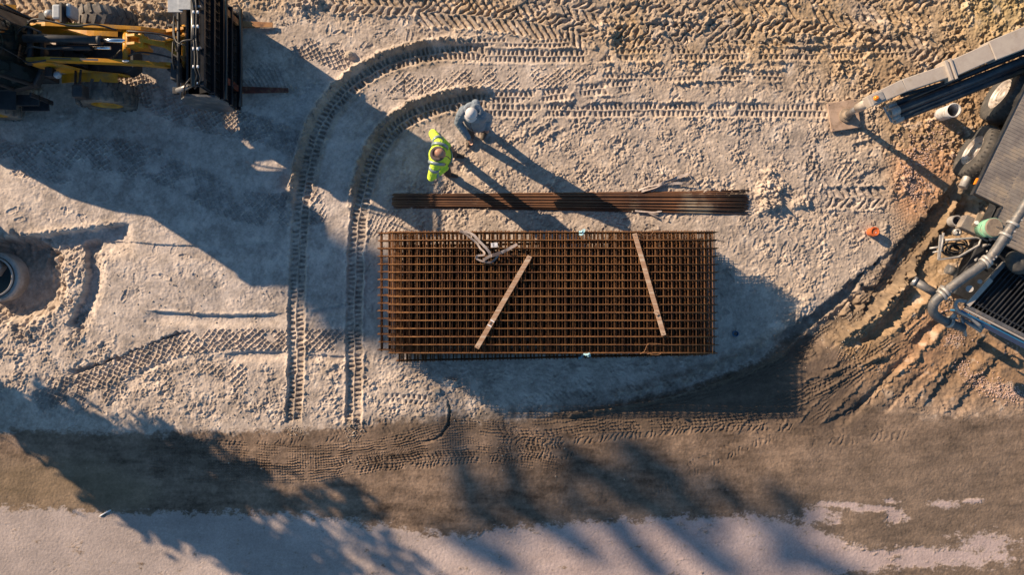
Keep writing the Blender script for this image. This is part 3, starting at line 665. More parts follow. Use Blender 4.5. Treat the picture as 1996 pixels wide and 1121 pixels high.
# lifting sling on the mesh
def P3(pts): return [P(x, y, h) for x, y, h in pts]
sl_ = thing('lifting_sling', 'dirty pale webbing sling lying in a loop on the mesh stack', 'lifting sling', P(945, 490, ZT), 'slings')
h0 = ZT + .012
part('strap_loop', MB().ribbon(smooth_path(P3([(896, 451, h0), (906, 455, h0 + .03), (916, 463, h0 + .04), (928, 472, h0 + .02), (936, 484, h0 + .02), (944, 492, h0 + .05), (942, 497, h0 + .06), (930, 499, h0 + .03), (930, 505, h0 + .02), (944, 510, h0 + .02), (958, 511, h0 + .03), (968, 502, h0 + .03), (972, 495, h0 + .05)]), 5), .036, .006, [.5 * math.sin(i * .21) for i in range(61)]), 'strap', sl_)
part('strap_arm', MB().ribbon(smooth_path(P3([(897, 450, h0 + .02), (912, 453, h0 + .05), (924, 459, h0 + .07), (934, 470, h0 + .07), (946, 482, h0 + .06), (954, 492, h0 + .04), (955, 498, h0 + .03)]), 5), .046, .007, [.25 * math.sin(i * .3) for i in range(31)]), 'strap', sl_)
part('strap_arm', MB().ribbon(smooth_path(P3([(942, 507, h0 + .04), (956, 499, h0 + .06), (975, 493, h0 + .07), (990, 486, h0 + .06), (1008, 476, h0 + .05)]), 5), .052, .008, [.15 * math.sin(i * .4) for i in range(21)]), 'strap', sl_)
part('sewn_sleeve', MB().ribbon(smooth_path(P3([(959, 498.5, h0 + .068), (966, 496, h0 + .073), (976, 492, h0 + .079)]), 4), .058, .014), 'dark_cloth', sl_)
# sheet label
t = thing('product_tag', 'small white printed tag tied to the mesh near the sling', 'tag', P(963, 478, ZT))
A_ = P(963.5, 477.5, ZT + .012); part('tag_card', MB().box(A_, (.118, .080, .003), .08), 'white', t)
for k in range(-3, 1): part('printed_line', MB().box(A_ + Vector((-.03 + (k + 3) * .009, .0, .0022)), (.004, .066, .001), .08), 'ink', t)
part('printed_line', MB().box(A_ + Vector((.03, -.018, .0022)), (.036, .004, .001), .08), 'ink', t)
# blue tape flags on binding wire
def flag(px, py, h, lab, sd_):
    rr = random.Random(sd_); t = thing('tape_flag', lab, 'tape', P(px, py, h), 'pale blue tape flags on the mesh stack')
    for k in range(3):
        c = P(px + rr.uniform(-7, 7), py + rr.uniform(-3, 3), h + rr.uniform(0, .02)); a = rr.uniform(-.8, .8)
        part('tape_tail', MB().ribbon([c, c + Vector((.045 * math.cos(a), .045 * math.sin(a), .015)), c + Vector((.085 * math.cos(a + .5), .085 * math.sin(a + .5), .0))], .035, .002, [.2, .7, .1]), 'cyan', t)
flag(1134, 454, ZT + .005, 'pale blue tape flag on the upper edge of the mesh stack', 1)
flag(1136, 689, ZT + .0, 'pale blue tape flag on the lower edge of the mesh stack', 2)
flag(1131, 699, .65, 'pale blue tape flag hanging low beneath the lower edge of the mesh stack', 3)
for pts, lab in (([(1244, 449), (1252, 456), (1262, 459), (1270, 456), (1274, 451)], 'loop of thin binding wire at the upper edge beside the right plank'),
                 ([(1248, 690), (1256, 685), (1262, 672), (1268, 670), (1290, 671)], 'bent binding wire at the lower edge near the foot of the right plank'),
                 ([(1262, 690), (1275, 688), (1288, 689), (1281, 692), (1268, 691)], 'small wire coil lying on the lower edge of the mesh stack')):
    solo('binding_wire', MB().tube(smooth_path([P(x, y, ZT + .012) for x, y in pts], 6), .0042, 5), 'fork', lab, 'wire', 'binding wires on the mesh stack')
# ------------------------------------------------------------------ bundle of straight bars
rd = random.Random(21); GB = 'straight rusty rebar rods lying loose in one bundle'
for i in range(50):
    lay = 0 if i < 25 else (1 if i < 40 else 2); nl = (25, 15, 10)[lay]; q = (i - (0, 25, 40)[lay] + rd.uniform(-.8, .8)) / (nl - 1)
    q = min(max(q, 0), 1) if lay == 0 else .5 + (q - .5) * (.86, .86, .72)[lay]
    yl = 377 + 28 * q + rd.uniform(-1, 1); yr = (370 if lay == 0 else 374) + (47 if lay == 0 else 42) * q + rd.uniform(-1.5, 1.5); r = rd.choice((.0075, .009, .010))
    x0 = 764 + rd.uniform(-2, 5); x1 = 1459 + rd.uniform(-10, 1); zz = .012 + .02 * lay + rd.uniform(-.003, .006); mid = rd.uniform(-2.2, 2.2); pts = []
    for k in range(9):
        u = k / 8; x = x0 + (x1 - x0) * u; y = yl + (yr - yl) * (u ** 1.5) + mid * math.sin(u * math.pi)
        pts.append(P(x, y, zz + rd.uniform(-.002, .002)) + Vector((0, 0, 0)))
    pos = 'upper edge' if q < .33 else ('middle' if q < .66 else 'lower edge')
    solo('rebar_rod', MB().tube(pts, r, 6), 'rod', 'long thin rusty rod in the %s %s of the straight bar bundle' % (('bottom layer,', 'second layer,', 'top layer,')[lay], pos), 'rebar rod', GB)
# sling on the ground by the bars
def gz(x, y): return max(ground_z(x, y), -.02)
t = thing('lifting_sling', 'flat brown webbing sling on the sand against the bar bundle', 'lifting sling', P(1295, 358, 0), 'slings')
part('strap_arm', MB().ribbon(smooth_path([P(x, y, gz(x, y) + h) for x, y, h in ((1244, 371, .02), (1262, 364, .05), (1285, 360, .06), (1305, 352, .05), (1328, 344, .05), (1341, 339, .05), (1347, 346, .07), (1350, 354, .08), (1342, 359, .07), (1322, 357, .06), (1300, 359, .07), (1280, 368, .04), (1270, 374, .03))], 5), .05, .007, [.6 + .5 * math.sin(i * .25) for i in range(61)]), 'strap', t)
part('strap_loop', MB().ribbon(smooth_path([P(x, y, gz(x, y) + h) for x, y, h in ((1250, 372, .05), (1275, 366, .06), (1292, 356, .09), (1312, 349, .06), (1330, 341, .03))], 6), .06, .007, [.9 * math.sin(i * .3) for i in range(25)]), 'strap', t)
t = thing('lifting_sling', 'crumpled end of a webbing sling poking out below the bar bundle', 'lifting sling', P(1270, 415, 0), 'slings')
part('strap_arm', MB().ribbon(smooth_path([P(x, y, gz(x, y) + h) for x, y, h in ((1238, 411, .04), (1250, 412, .04), (1262, 413, .05), (1275, 414, .05), (1290, 411, .04))], 5), .035, .006, [.4] * 21), 'strap', t)
part('strap_loop', MB().ribbon(smooth_path([P(x, y, gz(x, y) + h) for x, y, h in ((1258, 411, .02), (1270, 417, .05), (1282, 424, .04))], 5), .04, .006, [.5] * 11), 'strap', t)
# ------------------------------------------------------------------ small things on the sand
def ring(mb, c, axis, ro, ri, h, n=32): return mb.lathe([(ro, 0), (ro, h), (ri, h), (ri, 0)], c, axis, n, False)
t = thing('pipe_cap', 'orange plastic drain pipe cap standing up from the sand', 'pipe cap', P(1697, 453, 0))
b0 = P(1695, 453, -.05); part('pipe_socket', ring(MB(), b0, (0, 0, 1), .083, .074, .24), 'orange', t)
part('socket_collar', ring(MB(), b0 + Vector((0, 0, .18)), (0, 0, 1), .094, .083, .045), 'orange', t)
part('cap_disc', MB().lathe([(.0, .225), (.066, .225), (.070, .243), (.080, .243), (.080, .205), (0, .205)], b0, (0, 0, 1), 32, False), 'orange', t)
part('centre_mark', MB().cyl(b0 + Vector((.02, -.02, .226)), b0 + Vector((.02, -.02, .231)), .010, 10), 'white', t)
t = thing('blue_pipe_end', 'blue plastic pipe end sticking up out of the shaded sand', 'pipe', P(1430, 650, 0))
b0 = P(1430, 650, -.1); part('pipe_wall', ring(MB(), b0, (0, 0, 1), .055, .047, .16), 'blue', t); part('pipe_bottom', MB().cyl(b0, b0 + Vector((0, 0, .02)), .048), 'ink', t)
t = thing('white_pipe', 'short dusty white pipe standing upright beside the lorry wheels', 'pipe', P(1831, 225, 0))
b0 = P(1832, 224, -.05); ax = (P(1860, 214, .62) - b0).normalized()
mb = MB(); rg = []
for k in range(28):
    pass
mb.lathe([(.128, 0), (.125, .2), (.122, .4), (.124, .66), (.114, .66), (.113, .3), (.115, 0)], b0, ax, 30, True)
part('pipe_wall', mb, 'pvc', t); part('pipe_bottom', MB().cyl(b0, b0 + ax * .02, .115), 'ink', t)
part('broken_lip', MB().lathe([(.126, .64), (.135, .665), (.118, .672), (.112, .64)], b0, ax, 18, False), 'pvc', t)
t = thing('marker_stick', 'thin white stick lying where the dirt meets the paving', 'stick', P(205, 1000, 0))
part('rod', MB().tube([P(196, 1006, .02), P(206, 1000, .024), P(216, 995, .02)], .013, 8), 'white', t)
part('pointed_tip', MB().tube([P(196, 1006, .02), P(193, 1008, .016)], [.013, .003], 8), 'white', t)
solo('clay_block', MB().box(P(852, 762, .03), (.12, .09, .07), .1), 'clod', 'small square grey block at the top of the thin furrow below the mesh stack', 'block', bevel=.012)
# concrete manhole ring in its pit
t = thing('manhole_ring', 'round concrete shaft ring standing in a pit, water inside, cut by the left edge', 'manhole', (P(-14, 540, 0).x, P(-14, 540, 0).y, -.36))
c = Vector((P(-14, 540, 0).x, P(-14, 540, 0).y, -.38))
part('shaft_wall', MB().lathe([(.49, 0), (.49, .30), (.46, .34), (.39, .34), (.39, .38), (.36, .39), (.35, 0)], c, (0, 0, 1), 64, False), 'concrete', t, .008)
part('rubber_seal', MB().lathe([(.405, .34), (.405, .36), (.385, .36), (.385, .34)], c, (0, 0, 1), 48), 'rubber_dark', t)
part('water_surface', MB().cyl(c + Vector((0, 0, .05)), c + Vector((0, 0, .12)), .352, 48), 'water', t)
part('inner_bench', MB().prism([(-.35, -.05), (.0, .02), (.12, .2), (.05, .34), (-.2, .29), (-.34, .1)], .08, .3, Matrix.Translation(c)), 'concrete', t, .02)
# loose stones and clods
def stone_mesh(name, mat, seed):
    import bmesh
    rr = random.Random(seed); bm = bmesh.new(); bmesh.ops.create_icosphere(bm, subdivisions=2, radius=1)
    ph = [rr.uniform(0, 6) for _ in range(6)]
    for v in bm.verts:
        k = 1 + .16 * math.sin(3 * v.co.x + ph[0]) + .14 * math.sin(4 * v.co.y + ph[1]) + .12 * math.sin(5 * v.co.z + ph[2]) + rr.uniform(-.09, .09)
        v.co = Vector((v.co.x * k, v.co.y * k * .8, v.co.z * k * .62))
    me = bpy.data.meshes.new(name); bm.to_mesh(me); bm.free(); me.materials.append(M[mat]); return me
stn = [stone_mesh('stone', 'clod', s) for s in (1, 2, 3)]
for x, y, r, lab in ((680, 106, 8, 'large round clod beside the outer rut, left of its bend'), (455, 22, 7, 'pale clod by the top of the loader attachment'), (845, 53, 4.5, 'small pale stone on smooth sand below the chevron tracks, left of two'), (866, 52, 4, 'small pale stone on smooth sand below the chevron tracks, right of two'),
                     (938, 56, 4.5, 'single pale stone near the chevron tracks above the crawler ruts'), (60, 178, 6, 'pale clod under the cab edge of the loader, left one of three'), (69, 179, 5, 'pale clod under the cab edge of the loader, middle one of three'), (79, 177, 4, 'pale clod under the cab edge of the loader, right one of three')):
    o = bpy.data.objects.new('stone', stn[int(x) % 3]); C.objects.link(o); o.location = P(x, y, ground_z(x, y) + r * .003); o.scale = (r * .01,) * 3; o.rotation_euler = (0, 0, x)
    tag(o, lab, 'stone')
def scatter(name, regs, mat, lab, smin, smax, seed, kind='stuff'):
    rr = random.Random(seed); mb = MB()
    regs = [q for q in regs]
    base = [(math.cos(a) * math.cos(b), math.sin(a) * math.cos(b), math.sin(b)) for b in (-.6, .6) for a in [k * math.pi / 2.5 + b for k in range(5)]] + [(0, 0, -1), (0, 0, 1)]
    fs = [(k, (k + 1) % 5, 5 + (k + 1) % 5, 5 + k) for k in range(5)] + [((k + 1) % 5, k, 10) for k in range(5)] + [(5 + k, 5 + (k + 1) % 5, 11) for k in range(5)]
    for (x, y, rx, ry, an, n) in regs:
        for k in range(n):
            u, v = rr.gauss(0, .5), rr.gauss(0, .5); u *= rx; v *= ry
            xx, yy = x + u * math.cos(an) - v * math.sin(an), y + u * math.sin(an) + v * math.cos(an)
            s = smin + (smax - smin) * rr.random() ** 3; c = P(xx, yy, 0); c.z = ground_z(xx, yy) + s * .25; a = rr.uniform(0, 6); e = rr.uniform(.5, .9)
            mb.add([(c.x + s * (q[0] * math.cos(a) - q[1] * e * math.sin(a)) * rr.uniform(.8, 1.2), c.y + s * (q[0] * math.sin(a) + q[1] * e * math.cos(a)), c.z + s * q[2] * .7) for q in base], fs)
    o = solo(name, mb, mat, kind=kind, label=lab, cat='gravel'); return o
scatter('gravel', [(1948, 762, 48, 20, .35, 700), (1900, 740, 40, 16, .5, 200), (1985, 770, 20, 12, .2, 250), (1780, 350, 40, 60, -.3, 500), (1775, 365, 10, 28, -.2, 220), (1800, 300, 40, 30, 0, 250), (1860, 660, 20, 14, 0, 160), (1882, 716, 14, 12, 0, 120), (1900, 600, 80, 70, 0, 300), (1830, 260, 70, 40, 0, 350), (1990, 670, 30, 16, 0, 120)], 'pebble',
        'pinkish gravel spilled over the clay near the lorry', .006, .026, 5)
scatter('soil_crumbs', [(575, 840, 18, 12, 0, 70), (690, 846, 20, 12, 0, 90), (700, 900, 600, 40, 0, 120), (1200, 330, 500, 110, 0, 900), (280, 560, 240, 90, 0, 200), (1500, 60, 420, 80, 0, 1800), (1500, 375, 40, 50, 0, 160), (740, 120, 170, 60, -.6, 350), (800, 210, 90, 40, -.4, 220), (130, 560, 60, 90, 0, 260), (200, 720, 200, 70, 0, 700), (420, 790, 260, 40, 0, 500), (688, 826, 20, 12, 0, 60), (1700, 420, 100, 90, 0, 500), (1640, 640, 60, 60, -.8, 200), (400, 20, 160, 22, 0, 250), (1000, 380, 400, 60, 0, 500), (555, 45, 10, 8, 0, 40), (572, 176, 14, 8, 0, 60), (860, 800, 120, 30, 0, 150)], 'clod',
        'small crumbs of dry soil strewn over the ground', .005, .024, 6)
# ------------------------------------------------------------------ wheels
def wheel(parent, c, ax, Rr, wd, rimR, tyre_mat, rim_mat, lugs=22, dish=.06, flip=1, nuts=8, chev=True):
    """tyre with its tread lugs, rim and hub as parts / sub-parts; ax points outwards"""
    c = Vector(c); ax = Vector(ax).normalized(); h = wd / 2
    prof = [(rimR, -h * .8), (rimR + .02, -h * .95), (Rr * .8, -h), (Rr * .94, -h * .9), (Rr * .985, -h * .7), (Rr, -h * .3), (Rr, h * .3), (Rr * .985, h * .7), (Rr * .94, h * .9), (Rr * .8, h), (rimR + .02, h * .95), (rimR, h * .8)]
    ty = part('tyre', MB().lathe(prof, c, ax, 56), tyre_mat, parent)
    u = ax.cross(Vector((0, 0, 1))).normalized(); v = ax.cross(u).normalized(); mb = MB()
    for k in range(lugs):
        for s in (-1, 1):
            a = 2 * math.pi * (k + (.5 if s > 0 else 0)) / lugs; a2 = a + (2.2 / lugs if chev else .2 / lugs)
            d1 = u * math.cos(a) + v * math.sin(a); d2 = u * math.cos(a2) + v * math.sin(a2)
            mb.bar(c + d2 * (Rr * .995) + ax * (s * .01), c + d1 * (Rr * .955) + ax * (s * h * .97), Rr * (.105 if chev else .05), .05 if chev else .02, up=d1)
    part('tread', mb, tyre_mat, ty, 0)
    rm = part('rim', MB().lathe([(rimR, h * .82), (rimR + .012, h * .86), (rimR - .015, h * .86), (rimR * .92, h * .6), (rimR * .86, h * .45), (rimR * .5, h * .45 - dish * .3), (rimR * .42, h * .55), (rimR * .40, h * .75), (0.001, h * .78), (.001, h * .2), (rimR * .9, h * .2), (rimR, 0)], c, ax, 48), rim_mat, parent)
    mb = MB()
    for k in range(nuts):
        a = 2 * math.pi * k / nuts; d = u * math.cos(a) + v * math.sin(a); q = c + d * rimR * .62
        mb.cyl(q + ax * (h * .3), q + ax * (h * .45 + .02), .010, 6)
    part('wheel_nuts', mb, 'steel', rm)
# ------------------------------------------------------------------ wheel loader
ld = thing('wheel_loader', 'yellow wheel loader with dark glass cab carrying a wide black fork attachment', 'loader', (-8.6, 4.25, 0))
YC = 4.25
for x, y, s, tl in ((-7.63, 3.61, -1, 0), (-7.63, 5.0, 1, 0), (-9.8, 3.44, -1, -.06), (-9.8, 4.82, 1, -.06)):
    wheel(ld, (x, y, .51), (math.sin(-tl) * s, s * math.cos(tl), 0), .52, .39, .27, 'rubber', 'yellow', 20)
# front frame, articulation and axles
mb = MB(); mb.prism([(-8.1, 4.0), (-7.15, 3.98), (-7.0, 4.08), (-7.0, 4.42), (-7.15, 4.52), (-8.1, 4.5)], .42, .78); mb.bar((-8.9, 4.25, .45), (-8.0, 4.25, .5), .2, .2)
mb.cyl((-7.63, 3.7, .5), (-7.63, 4.9, .5), .10)
part('front_frame', mb, 'black', ld, .015)
for s in (-1, 1):
    y0 = YC + s * .32; mb = MB()
    mb.prism([(-8.42, 1.3), (-8.50, 1.62), (-8.25, 1.72), (-8.0, 1.6), (-7.7, 1.05), (-7.2, .85), (-7.1, .7), (-8.0, .75)], y0 - .018, y0 + .018, Matrix(((1, 0, 0, 0), (0, 0, 1, 0), (0, 1, 0, 0), (0, 0, 0, 1))))
    part('tower_plate', mb, 'yellow', ld, .008)
    mb = MB(); pts = [(-8.25 + .13 * k, 1.02 + .10 * math.sin(min(1, k / 8) * math.pi * .9)) for k in range(9)]
    for k in range(8):
        (xa, za), (xb, zb) = pts[k], pts[k + 1]; mb.bar((xa, YC + s * .42, za - .1), (xb, YC + s * .42, zb - .1), .16, .012)
    part('fender', mb, 'yellow', ld)
part('cross_plate', MB().box((-8.1, YC, .92), (.5, .6, .03)), 'black', ld)
part('hydraulic_valve', MB().box((-7.95, 4.12, .98), (.34, .22, .20)).box((-7.9, 4.4, .95), (.25, .18, .16)).box((-8.25, 4.2, 1.1), (.2, .35, .15)), 'black', ld, .01)
# lift arms
for s, y0 in ((1, 4.58), (-1, 3.98)):
    pts = [(-8.48, 1.58), (-8.1, 1.62), (-7.2, 1.50), (-6.55, 1.38), (-6.2, 1.22), (-5.98, .95), (-5.93, .55)]; hs = [.10, .15, .16, .16, .16, .15, .12]; mb = MB()
    vs = []
    top = [(x, z + h / 2) for (x, z), h in zip(pts, hs)]; bot = [(x, z - h / 2) for (x, z), h in zip(pts, hs)]
    mb.prism(top + bot[::-1], y0 - .036, y0 + .036, Matrix(((1, 0, 0, 0), (0, 0, 1, 0), (0, 1, 0, 0), (0, 0, 0, 1))))
    a_ = part('lift_arm', mb, 'yellow', ld, .01)
    if s < 0:
        part('oval_emblem', MB().add([(-6.78 + .062 * math.cos(a) + .0, y0 + .018 * math.sin(a), 1.540) for a in [k * math.pi / 10 for k in range(20)]] + [(-6.78, y0, 1.541)], [(k, (k + 1) % 20, 20) for k in range(20)]), 'white', a_)
        part('emblem_letters', MB().box((-6.80, y0, 1.5425), (.012, .018, .002)).box((-6.775, y0, 1.5425), (.012, .018, .002)).box((-6.75, y0, 1.5425), (.012, .018, .002)), 'ink', a_)
        part('name_strip', MB().bar((-7.52, y0 - .002, 1.652), (-7.22, y0 - .002, 1.615), .035, .003), 'ink', a_)
        part('name_strip', MB().bar((-8.0, y0 - .002, 1.712), (-7.66, y0 - .002, 1.671), .018, .003), 'ink', a_)
mb = MB().cyl((-6.82, 3.98, 1.42), (-6.82, 4.58, 1.42), .065, 20); part('cross_tube', mb, 'yellow', ld)
part('arm_pivot', MB().cyl((-8.43, 3.9, 1.58), (-8.43, 4.66, 1.58), .05), 'black', ld)
# tilt cylinder, short lift cylinder, bellcrank and link
part('tilt_cylinder', MB().tube([(-8.45, YC + .07, 1.72), (-8.1, YC + .07, 1.72), (-7.15, YC + .045, 1.70)], .068, 18).tube([(-7.18, YC + .045, 1.70), (-7.12, YC + .045, 1.70)], .08, 18), 'black', ld)
part('tilt_rod', MB().cyl((-7.15, YC + .045, 1.70), (-6.70, YC + .035, 1.69), .036, 16), 'chrome', ld)
part('levelling_cylinder', MB().cyl((-8.1, YC - .06, 1.62), (-7.35, YC - .06, 1.60), .05, 16), 'black', ld)
part('levelling_rod', MB().cyl((-7.35, YC - .06, 1.60), (-7.02, YC - .06, 1.59), .028, 14), 'chrome', ld)
mb = MB(); XZ = Matrix(((1, 0, 0, 0), (0, 0, 1, 0), (0, 1, 0, 0), (0, 0, 0, 1)))
for y0 in (YC - .03, YC + .11): mb.prism([(-6.72, 1.62), (-6.66, 1.76), (-6.5, 1.80), (-6.36, 1.6), (-6.40, 1.30), (-6.55, 1.15), (-6.68, 1.3)], y0 - .025, y0 + .025, XZ)
mb.cyl((-6.66, YC - .08, 1.70), (-6.66, YC + .16, 1.70), .04).cyl((-6.45, YC - .08, 1.66), (-6.45, YC + .16, 1.66), .05)
part('bellcrank', mb, 'yellow', ld, .008)
mb = MB(); k = YC + .05
mb.bar((-6.45, k, 1.66), (-6.12, k - .01, 1.46), .07, .09, wd2=.10)
for sg in (-1, 1): mb.bar((-6.15, k + sg * .02, 1.47), (-5.87, k + sg * .20, 1.26), .055, .08)
mb.bar((-6.16, k, 1.46), (-5.98, k, 1.34), .12, .04)
part('tilt_link', mb, 'yellow', ld, .01)
mb = MB().cyl((-5.86, 3.93, 1.24), (-5.86, 4.70, 1.24), .055, 18)
for s, y0 in ((1, 4.63), (-1, 3.97)): mb.bar((-6.3, y0 - s * .05, 1.2), (-5.84, y0, 1.27), .05, .14)
part('coupler_tube', mb, 'yellow', ld)
# hoses
for pts in ([(-8.5, 4.5, 1.6), (-8.2, 4.62, 1.82), (-7.6, 4.52, 1.78), (-7.2, 4.55, 1.75), (-6.9, 4.5, 1.6)], [(-8.5, 3.95, 1.65), (-8.3, 3.88, 1.78), (-8.05, 3.93, 1.75)], [(-8.6, 4.4, 1.7), (-8.35, 4.48, 1.86), (-8.1, 4.4, 1.8)],
            [(-6.75, 4.5, 1.55), (-6.5, 4.47, 1.6), (-6.2, 4.45, 1.55), (-5.95, 4.4, 1.45)], [(-6.75, 4.08, 1.5), (-6.5, 4.12, 1.58), (-6.2, 4.1, 1.5), (-5.95, 4.05, 1.4)], [(-8.5, 4.1, 1.6), (-8.3, 4.15, 1.8), (-8.0, 4.12, 1.78), (-7.6, 4.16, 1.7)],
            [(-8.0, 4.0, 1.2), (-7.6, 4.02, 1.3), (-7.2, 4.1, 1.25), (-6.9, 4.2, 1.45)], [(-8.7, 4.85, 1.9), (-8.5, 4.75, 1.75), (-8.3, 4.65, 1.6)]):
    part('hydraulic_hose', MB().tube(smooth_path(pts, 6), .017, 7), 'hose', ld)
# cab
cb = [(-8.62, 3.66), (-8.50, 3.9), (-8.46, 4.25), (-8.50, 4.6), (-8.62, 4.84), (-9.0, 4.92), (-10.2, 4.95), (-10.2, 3.5), (-9.0, 3.58)]
part('cab_floor', MB().prism(cb, .95, 1.15), 'black', ld, .01)
def ringpts(z, k=0.0): return [(x + (-.42 * (z - 1.1) / 1.6 if x > -8.9 else 0) * 1.0, y, z) for x, y in cb]
r0, r1 = ringpts(1.15), ringpts(2.62); n_ = len(cb)
part('windscreen', MB().add(r0 + r1, [(i, i + 1, n_ + i + 1, n_ + i) for i in range(0, 4)]), 'glass', ld)
part('side_glass', MB().add(r0 + r1, [(4, 5, n_ + 5, n_ + 4), (5, 6, n_ + 6, n_ + 5), (6, 7, n_ + 7, n_ + 6), (7, 8, n_ + 8, n_ + 7), (8, 0, n_, n_ + 8)]), 'glass', ld)
for i in (0, 4, 5, 6, 7, 8): part('cab_pillar', MB().tube([r0[i], r1[i]], .035, 8), 'black', ld)
part('windscreen_sill', MB().tube([Vector(p) for p in smooth_path(r0[0:5], 5)], .045, 8), 'black', ld)
part('cab_roof', MB().prism([(x + (-.38 if x > -8.9 else 0) + (.05 if x > -8.9 else -.1), y + (.05 if y > 4.25 else -.05)) for x, y in cb], 2.62, 2.80), 'black', ld, .03)
part('seat', MB().box((-9.4, 4.2, 1.5), (.5, .5, .14)).box((-9.66, 4.2, 1.85), (.12, .48, .6)), 'dark_cloth', ld, .04)
st = part('steering_column', MB().cyl((-8.85, 4.2, 1.15), (-8.98, 4.2, 1.75), .04, 12), 'black', ld)
part('steering_wheel', MB().tube([(-8.98 + .17 * math.cos(a) * .9, 4.2 + .17 * math.sin(a), 1.77 + .03 * math.cos(a)) for a in [k * math.pi / 10 for k in range(20)]], .016, 6, closed=True), 'lamp', st)
part('console', MB().box((-9.1, 3.75, 1.45), (.5, .12, .5)).box((-8.75, 4.45, 1.4), (.1, .3, .3)), 'lamp', ld, .03)
for y0 in (3.92, 4.45): part('wiper', MB().tube([(-8.47, y0, 1.2), (-8.62, y0 + .12, 1.75), (-8.72, y0 + .2, 2.15)], .008, 5), 'black', ld)
part('step', MB().box((-8.95, 3.42, .55), (.5, .2, .04)).box((-8.95, 3.45, .85), (.5, .2, .04)).box((-8.72, 3.5, .75), (.04, .08, .7)), 'black', ld, .008)
part('rear_fender', MB().bar((-9.5, 3.45, 1.12), (-9.05, 3.45, .98), .42, .03).bar((-10.2, 3.45, 1.05), (-9.5, 3.45, 1.12), .42, .03), 'black', ld)
part('rear_fender', MB().bar((-9.5, 4.95, 1.12), (-9.05, 4.95, .98), .42, .03).bar((-10.2, 4.95, 1.05), (-9.5, 4.95, 1.12), .42, .03), 'yellow', ld)
part('engine_hood', MB().prism([(-10.2, .6), (-10.2, 1.9), (-11.0, 1.75), (-11.5, 1.55), (-11.65, 1.2), (-11.6, .5)], 3.62, 4.86, XZ), 'yellow', ld, .05)
part('rear_frame', MB().box((-9.6, 4.22, .62), (2.0, .7, .5)), 'black', ld, .02)
part('counterweight', MB().box((-11.4, 4.24, .75), (.5, 1.5, .5)), 'black', ld, .04)
# headlights on stalks, mirrors
def lamp_head(c, s, h=.26):
    mb = MB().box(c, (.16, .26, h)); o = part('headlight', mb, 'lamp', ld, .035)
    part('lamp_lens', MB().box(Vector(c) + Vector((.085, 0, 0)), (.012, .2, h * .7)), 'chrome', o)
lamp_head((-7.88, 4.78, 1.62), 1); part('headlight_bracket', MB().bar((-7.80, 4.63, 1.35), (-7.80, 4.88, 1.72), .035, .035).box((-7.79, 4.76, 1.66), (.035, .34, .22)), 'black', ld)
o = part('headlight', MB().box((-7.70, 4.82, 1.56), (.09, .25, .3)), 'lamp', ld, .04)
o = part('indicator_lamp', MB().lathe([(.001, -.05), (.06, -.05), (.075, 0), (.06, .06), (.001, .08)], (-8.15, 4.82, 1.5), (1, .2, .2), 20), 'lamp', ld)
part('lamp_bracket', MB().box((-8.28, 4.74, 1.42), (.12, .22, .14)).bar((-8.28, 4.6, 1.3), (-8.2, 4.8, 1.4), .03, .03), 'black', ld, .01)
o = part('indicator_lamp', MB().lathe([(.001, -.04), (.05, -.04), (.07, 0), (.055, .05), (.001, .06)], (-8.08, 3.79, 1.36), (.6, -.8, .2), 20), 'lamp', ld)
part('lamp_bracket', MB().box((-8.2, 3.82, 1.36), (.12, .16, .16)), 'black', ld, .01)
part('headlight_bracket', MB().bar((-7.84, 3.90, 1.2), (-7.80, 3.45, 1.3), .03, .03).bar((-7.72, 3.90, 1.25), (-7.70, 3.55, 1.35), .03, .03).bar((-7.84, 3.5, 1.3), (-7.78, 3.28, 1.1), .03, .03), 'black', ld)
part('headlight', MB().box((-7.70, 3.49, 1.3), (.20, .24, .26)), 'black', ld, .04)
# attachment: black fork carriage with grab back
at = thing('fork_attachment', 'wide black steel fork carriage with hoses and two rusty forks on the sand', 'fork attachment', (-5.6, 4.25, 0))
Y0, Y1 = 3.42, 5.26
AX_ = -.10
prof = [(-5.66, 1.38), (-5.86, 1.12), (-5.92, .70), (-5.80, .32), (-5.45, .12)]
def shell(pr, th, ya, yb):
    inner = [(x + th, z - th * .3) for x, z in pr]; return MB().prism(pr + inner[::-1], ya, yb, XZ)
part('back_shell', shell(prof, .035, Y0, Y1), 'gloss', at, .005)
for y0 in (Y0, Y1): part('end_plate', MB().prism(prof + [(-5.22, .14), (-5.16, .6), (-5.18, 1.3)], y0 - .02, y0 + .02, XZ), 'end_grey', at)
mb = MB()
for z_ in (.18, .62, 1.05, 1.5, 1.96): mb.box((-5.14, (Y0 + Y1) / 2, z_), (.07, Y1 - Y0, .07))
part('carriage_beam', mb, 'gloss', at, .006)
mb = MB(); n_ = 13
for k in range(n_): mb.box((-5.17, Y0 + .03 + (Y1 - Y0 - .06) * k / (n_ - 1), 1.06), (.02, .012, 1.75))
part('carriage_grille', mb, 'gloss', at)
part('carriage_sheet', MB().box((-5.21, (Y0 + Y1) / 2, 1.05), (.02, Y1 - Y0 - .02, 1.85)), 'gloss', at)
part('inner_shelf', MB().bar((-5.84, (Y0 + Y1) / 2, 1.02), (-5.24, (Y0 + Y1) / 2, 1.42), Y1 - Y0 - .1, .02), 'gloss', at)
part('front_tube', MB().cyl((-5.02, Y0 - .03, 1.2), (-5.02, Y1, 1.2), .03, 10).cyl((-5.0, Y0, .5), (-5.0, Y1, .5), .035, 10), 'gloss', at)
part('top_tube', MB().cyl((-5.28, Y0, 2.0), (-5.28, Y1, 2.0), .05, 14), 'gloss', at)
part('back_rail', MB().cyl((-5.78, Y0 + .05, 1.42), (-5.78, Y1 - .05, 1.42), .03, 10).cyl((-5.92, Y0 + .5, 1.0), (-5.92, Y1 - .4, 1.0), .035, 10), 'black', at)
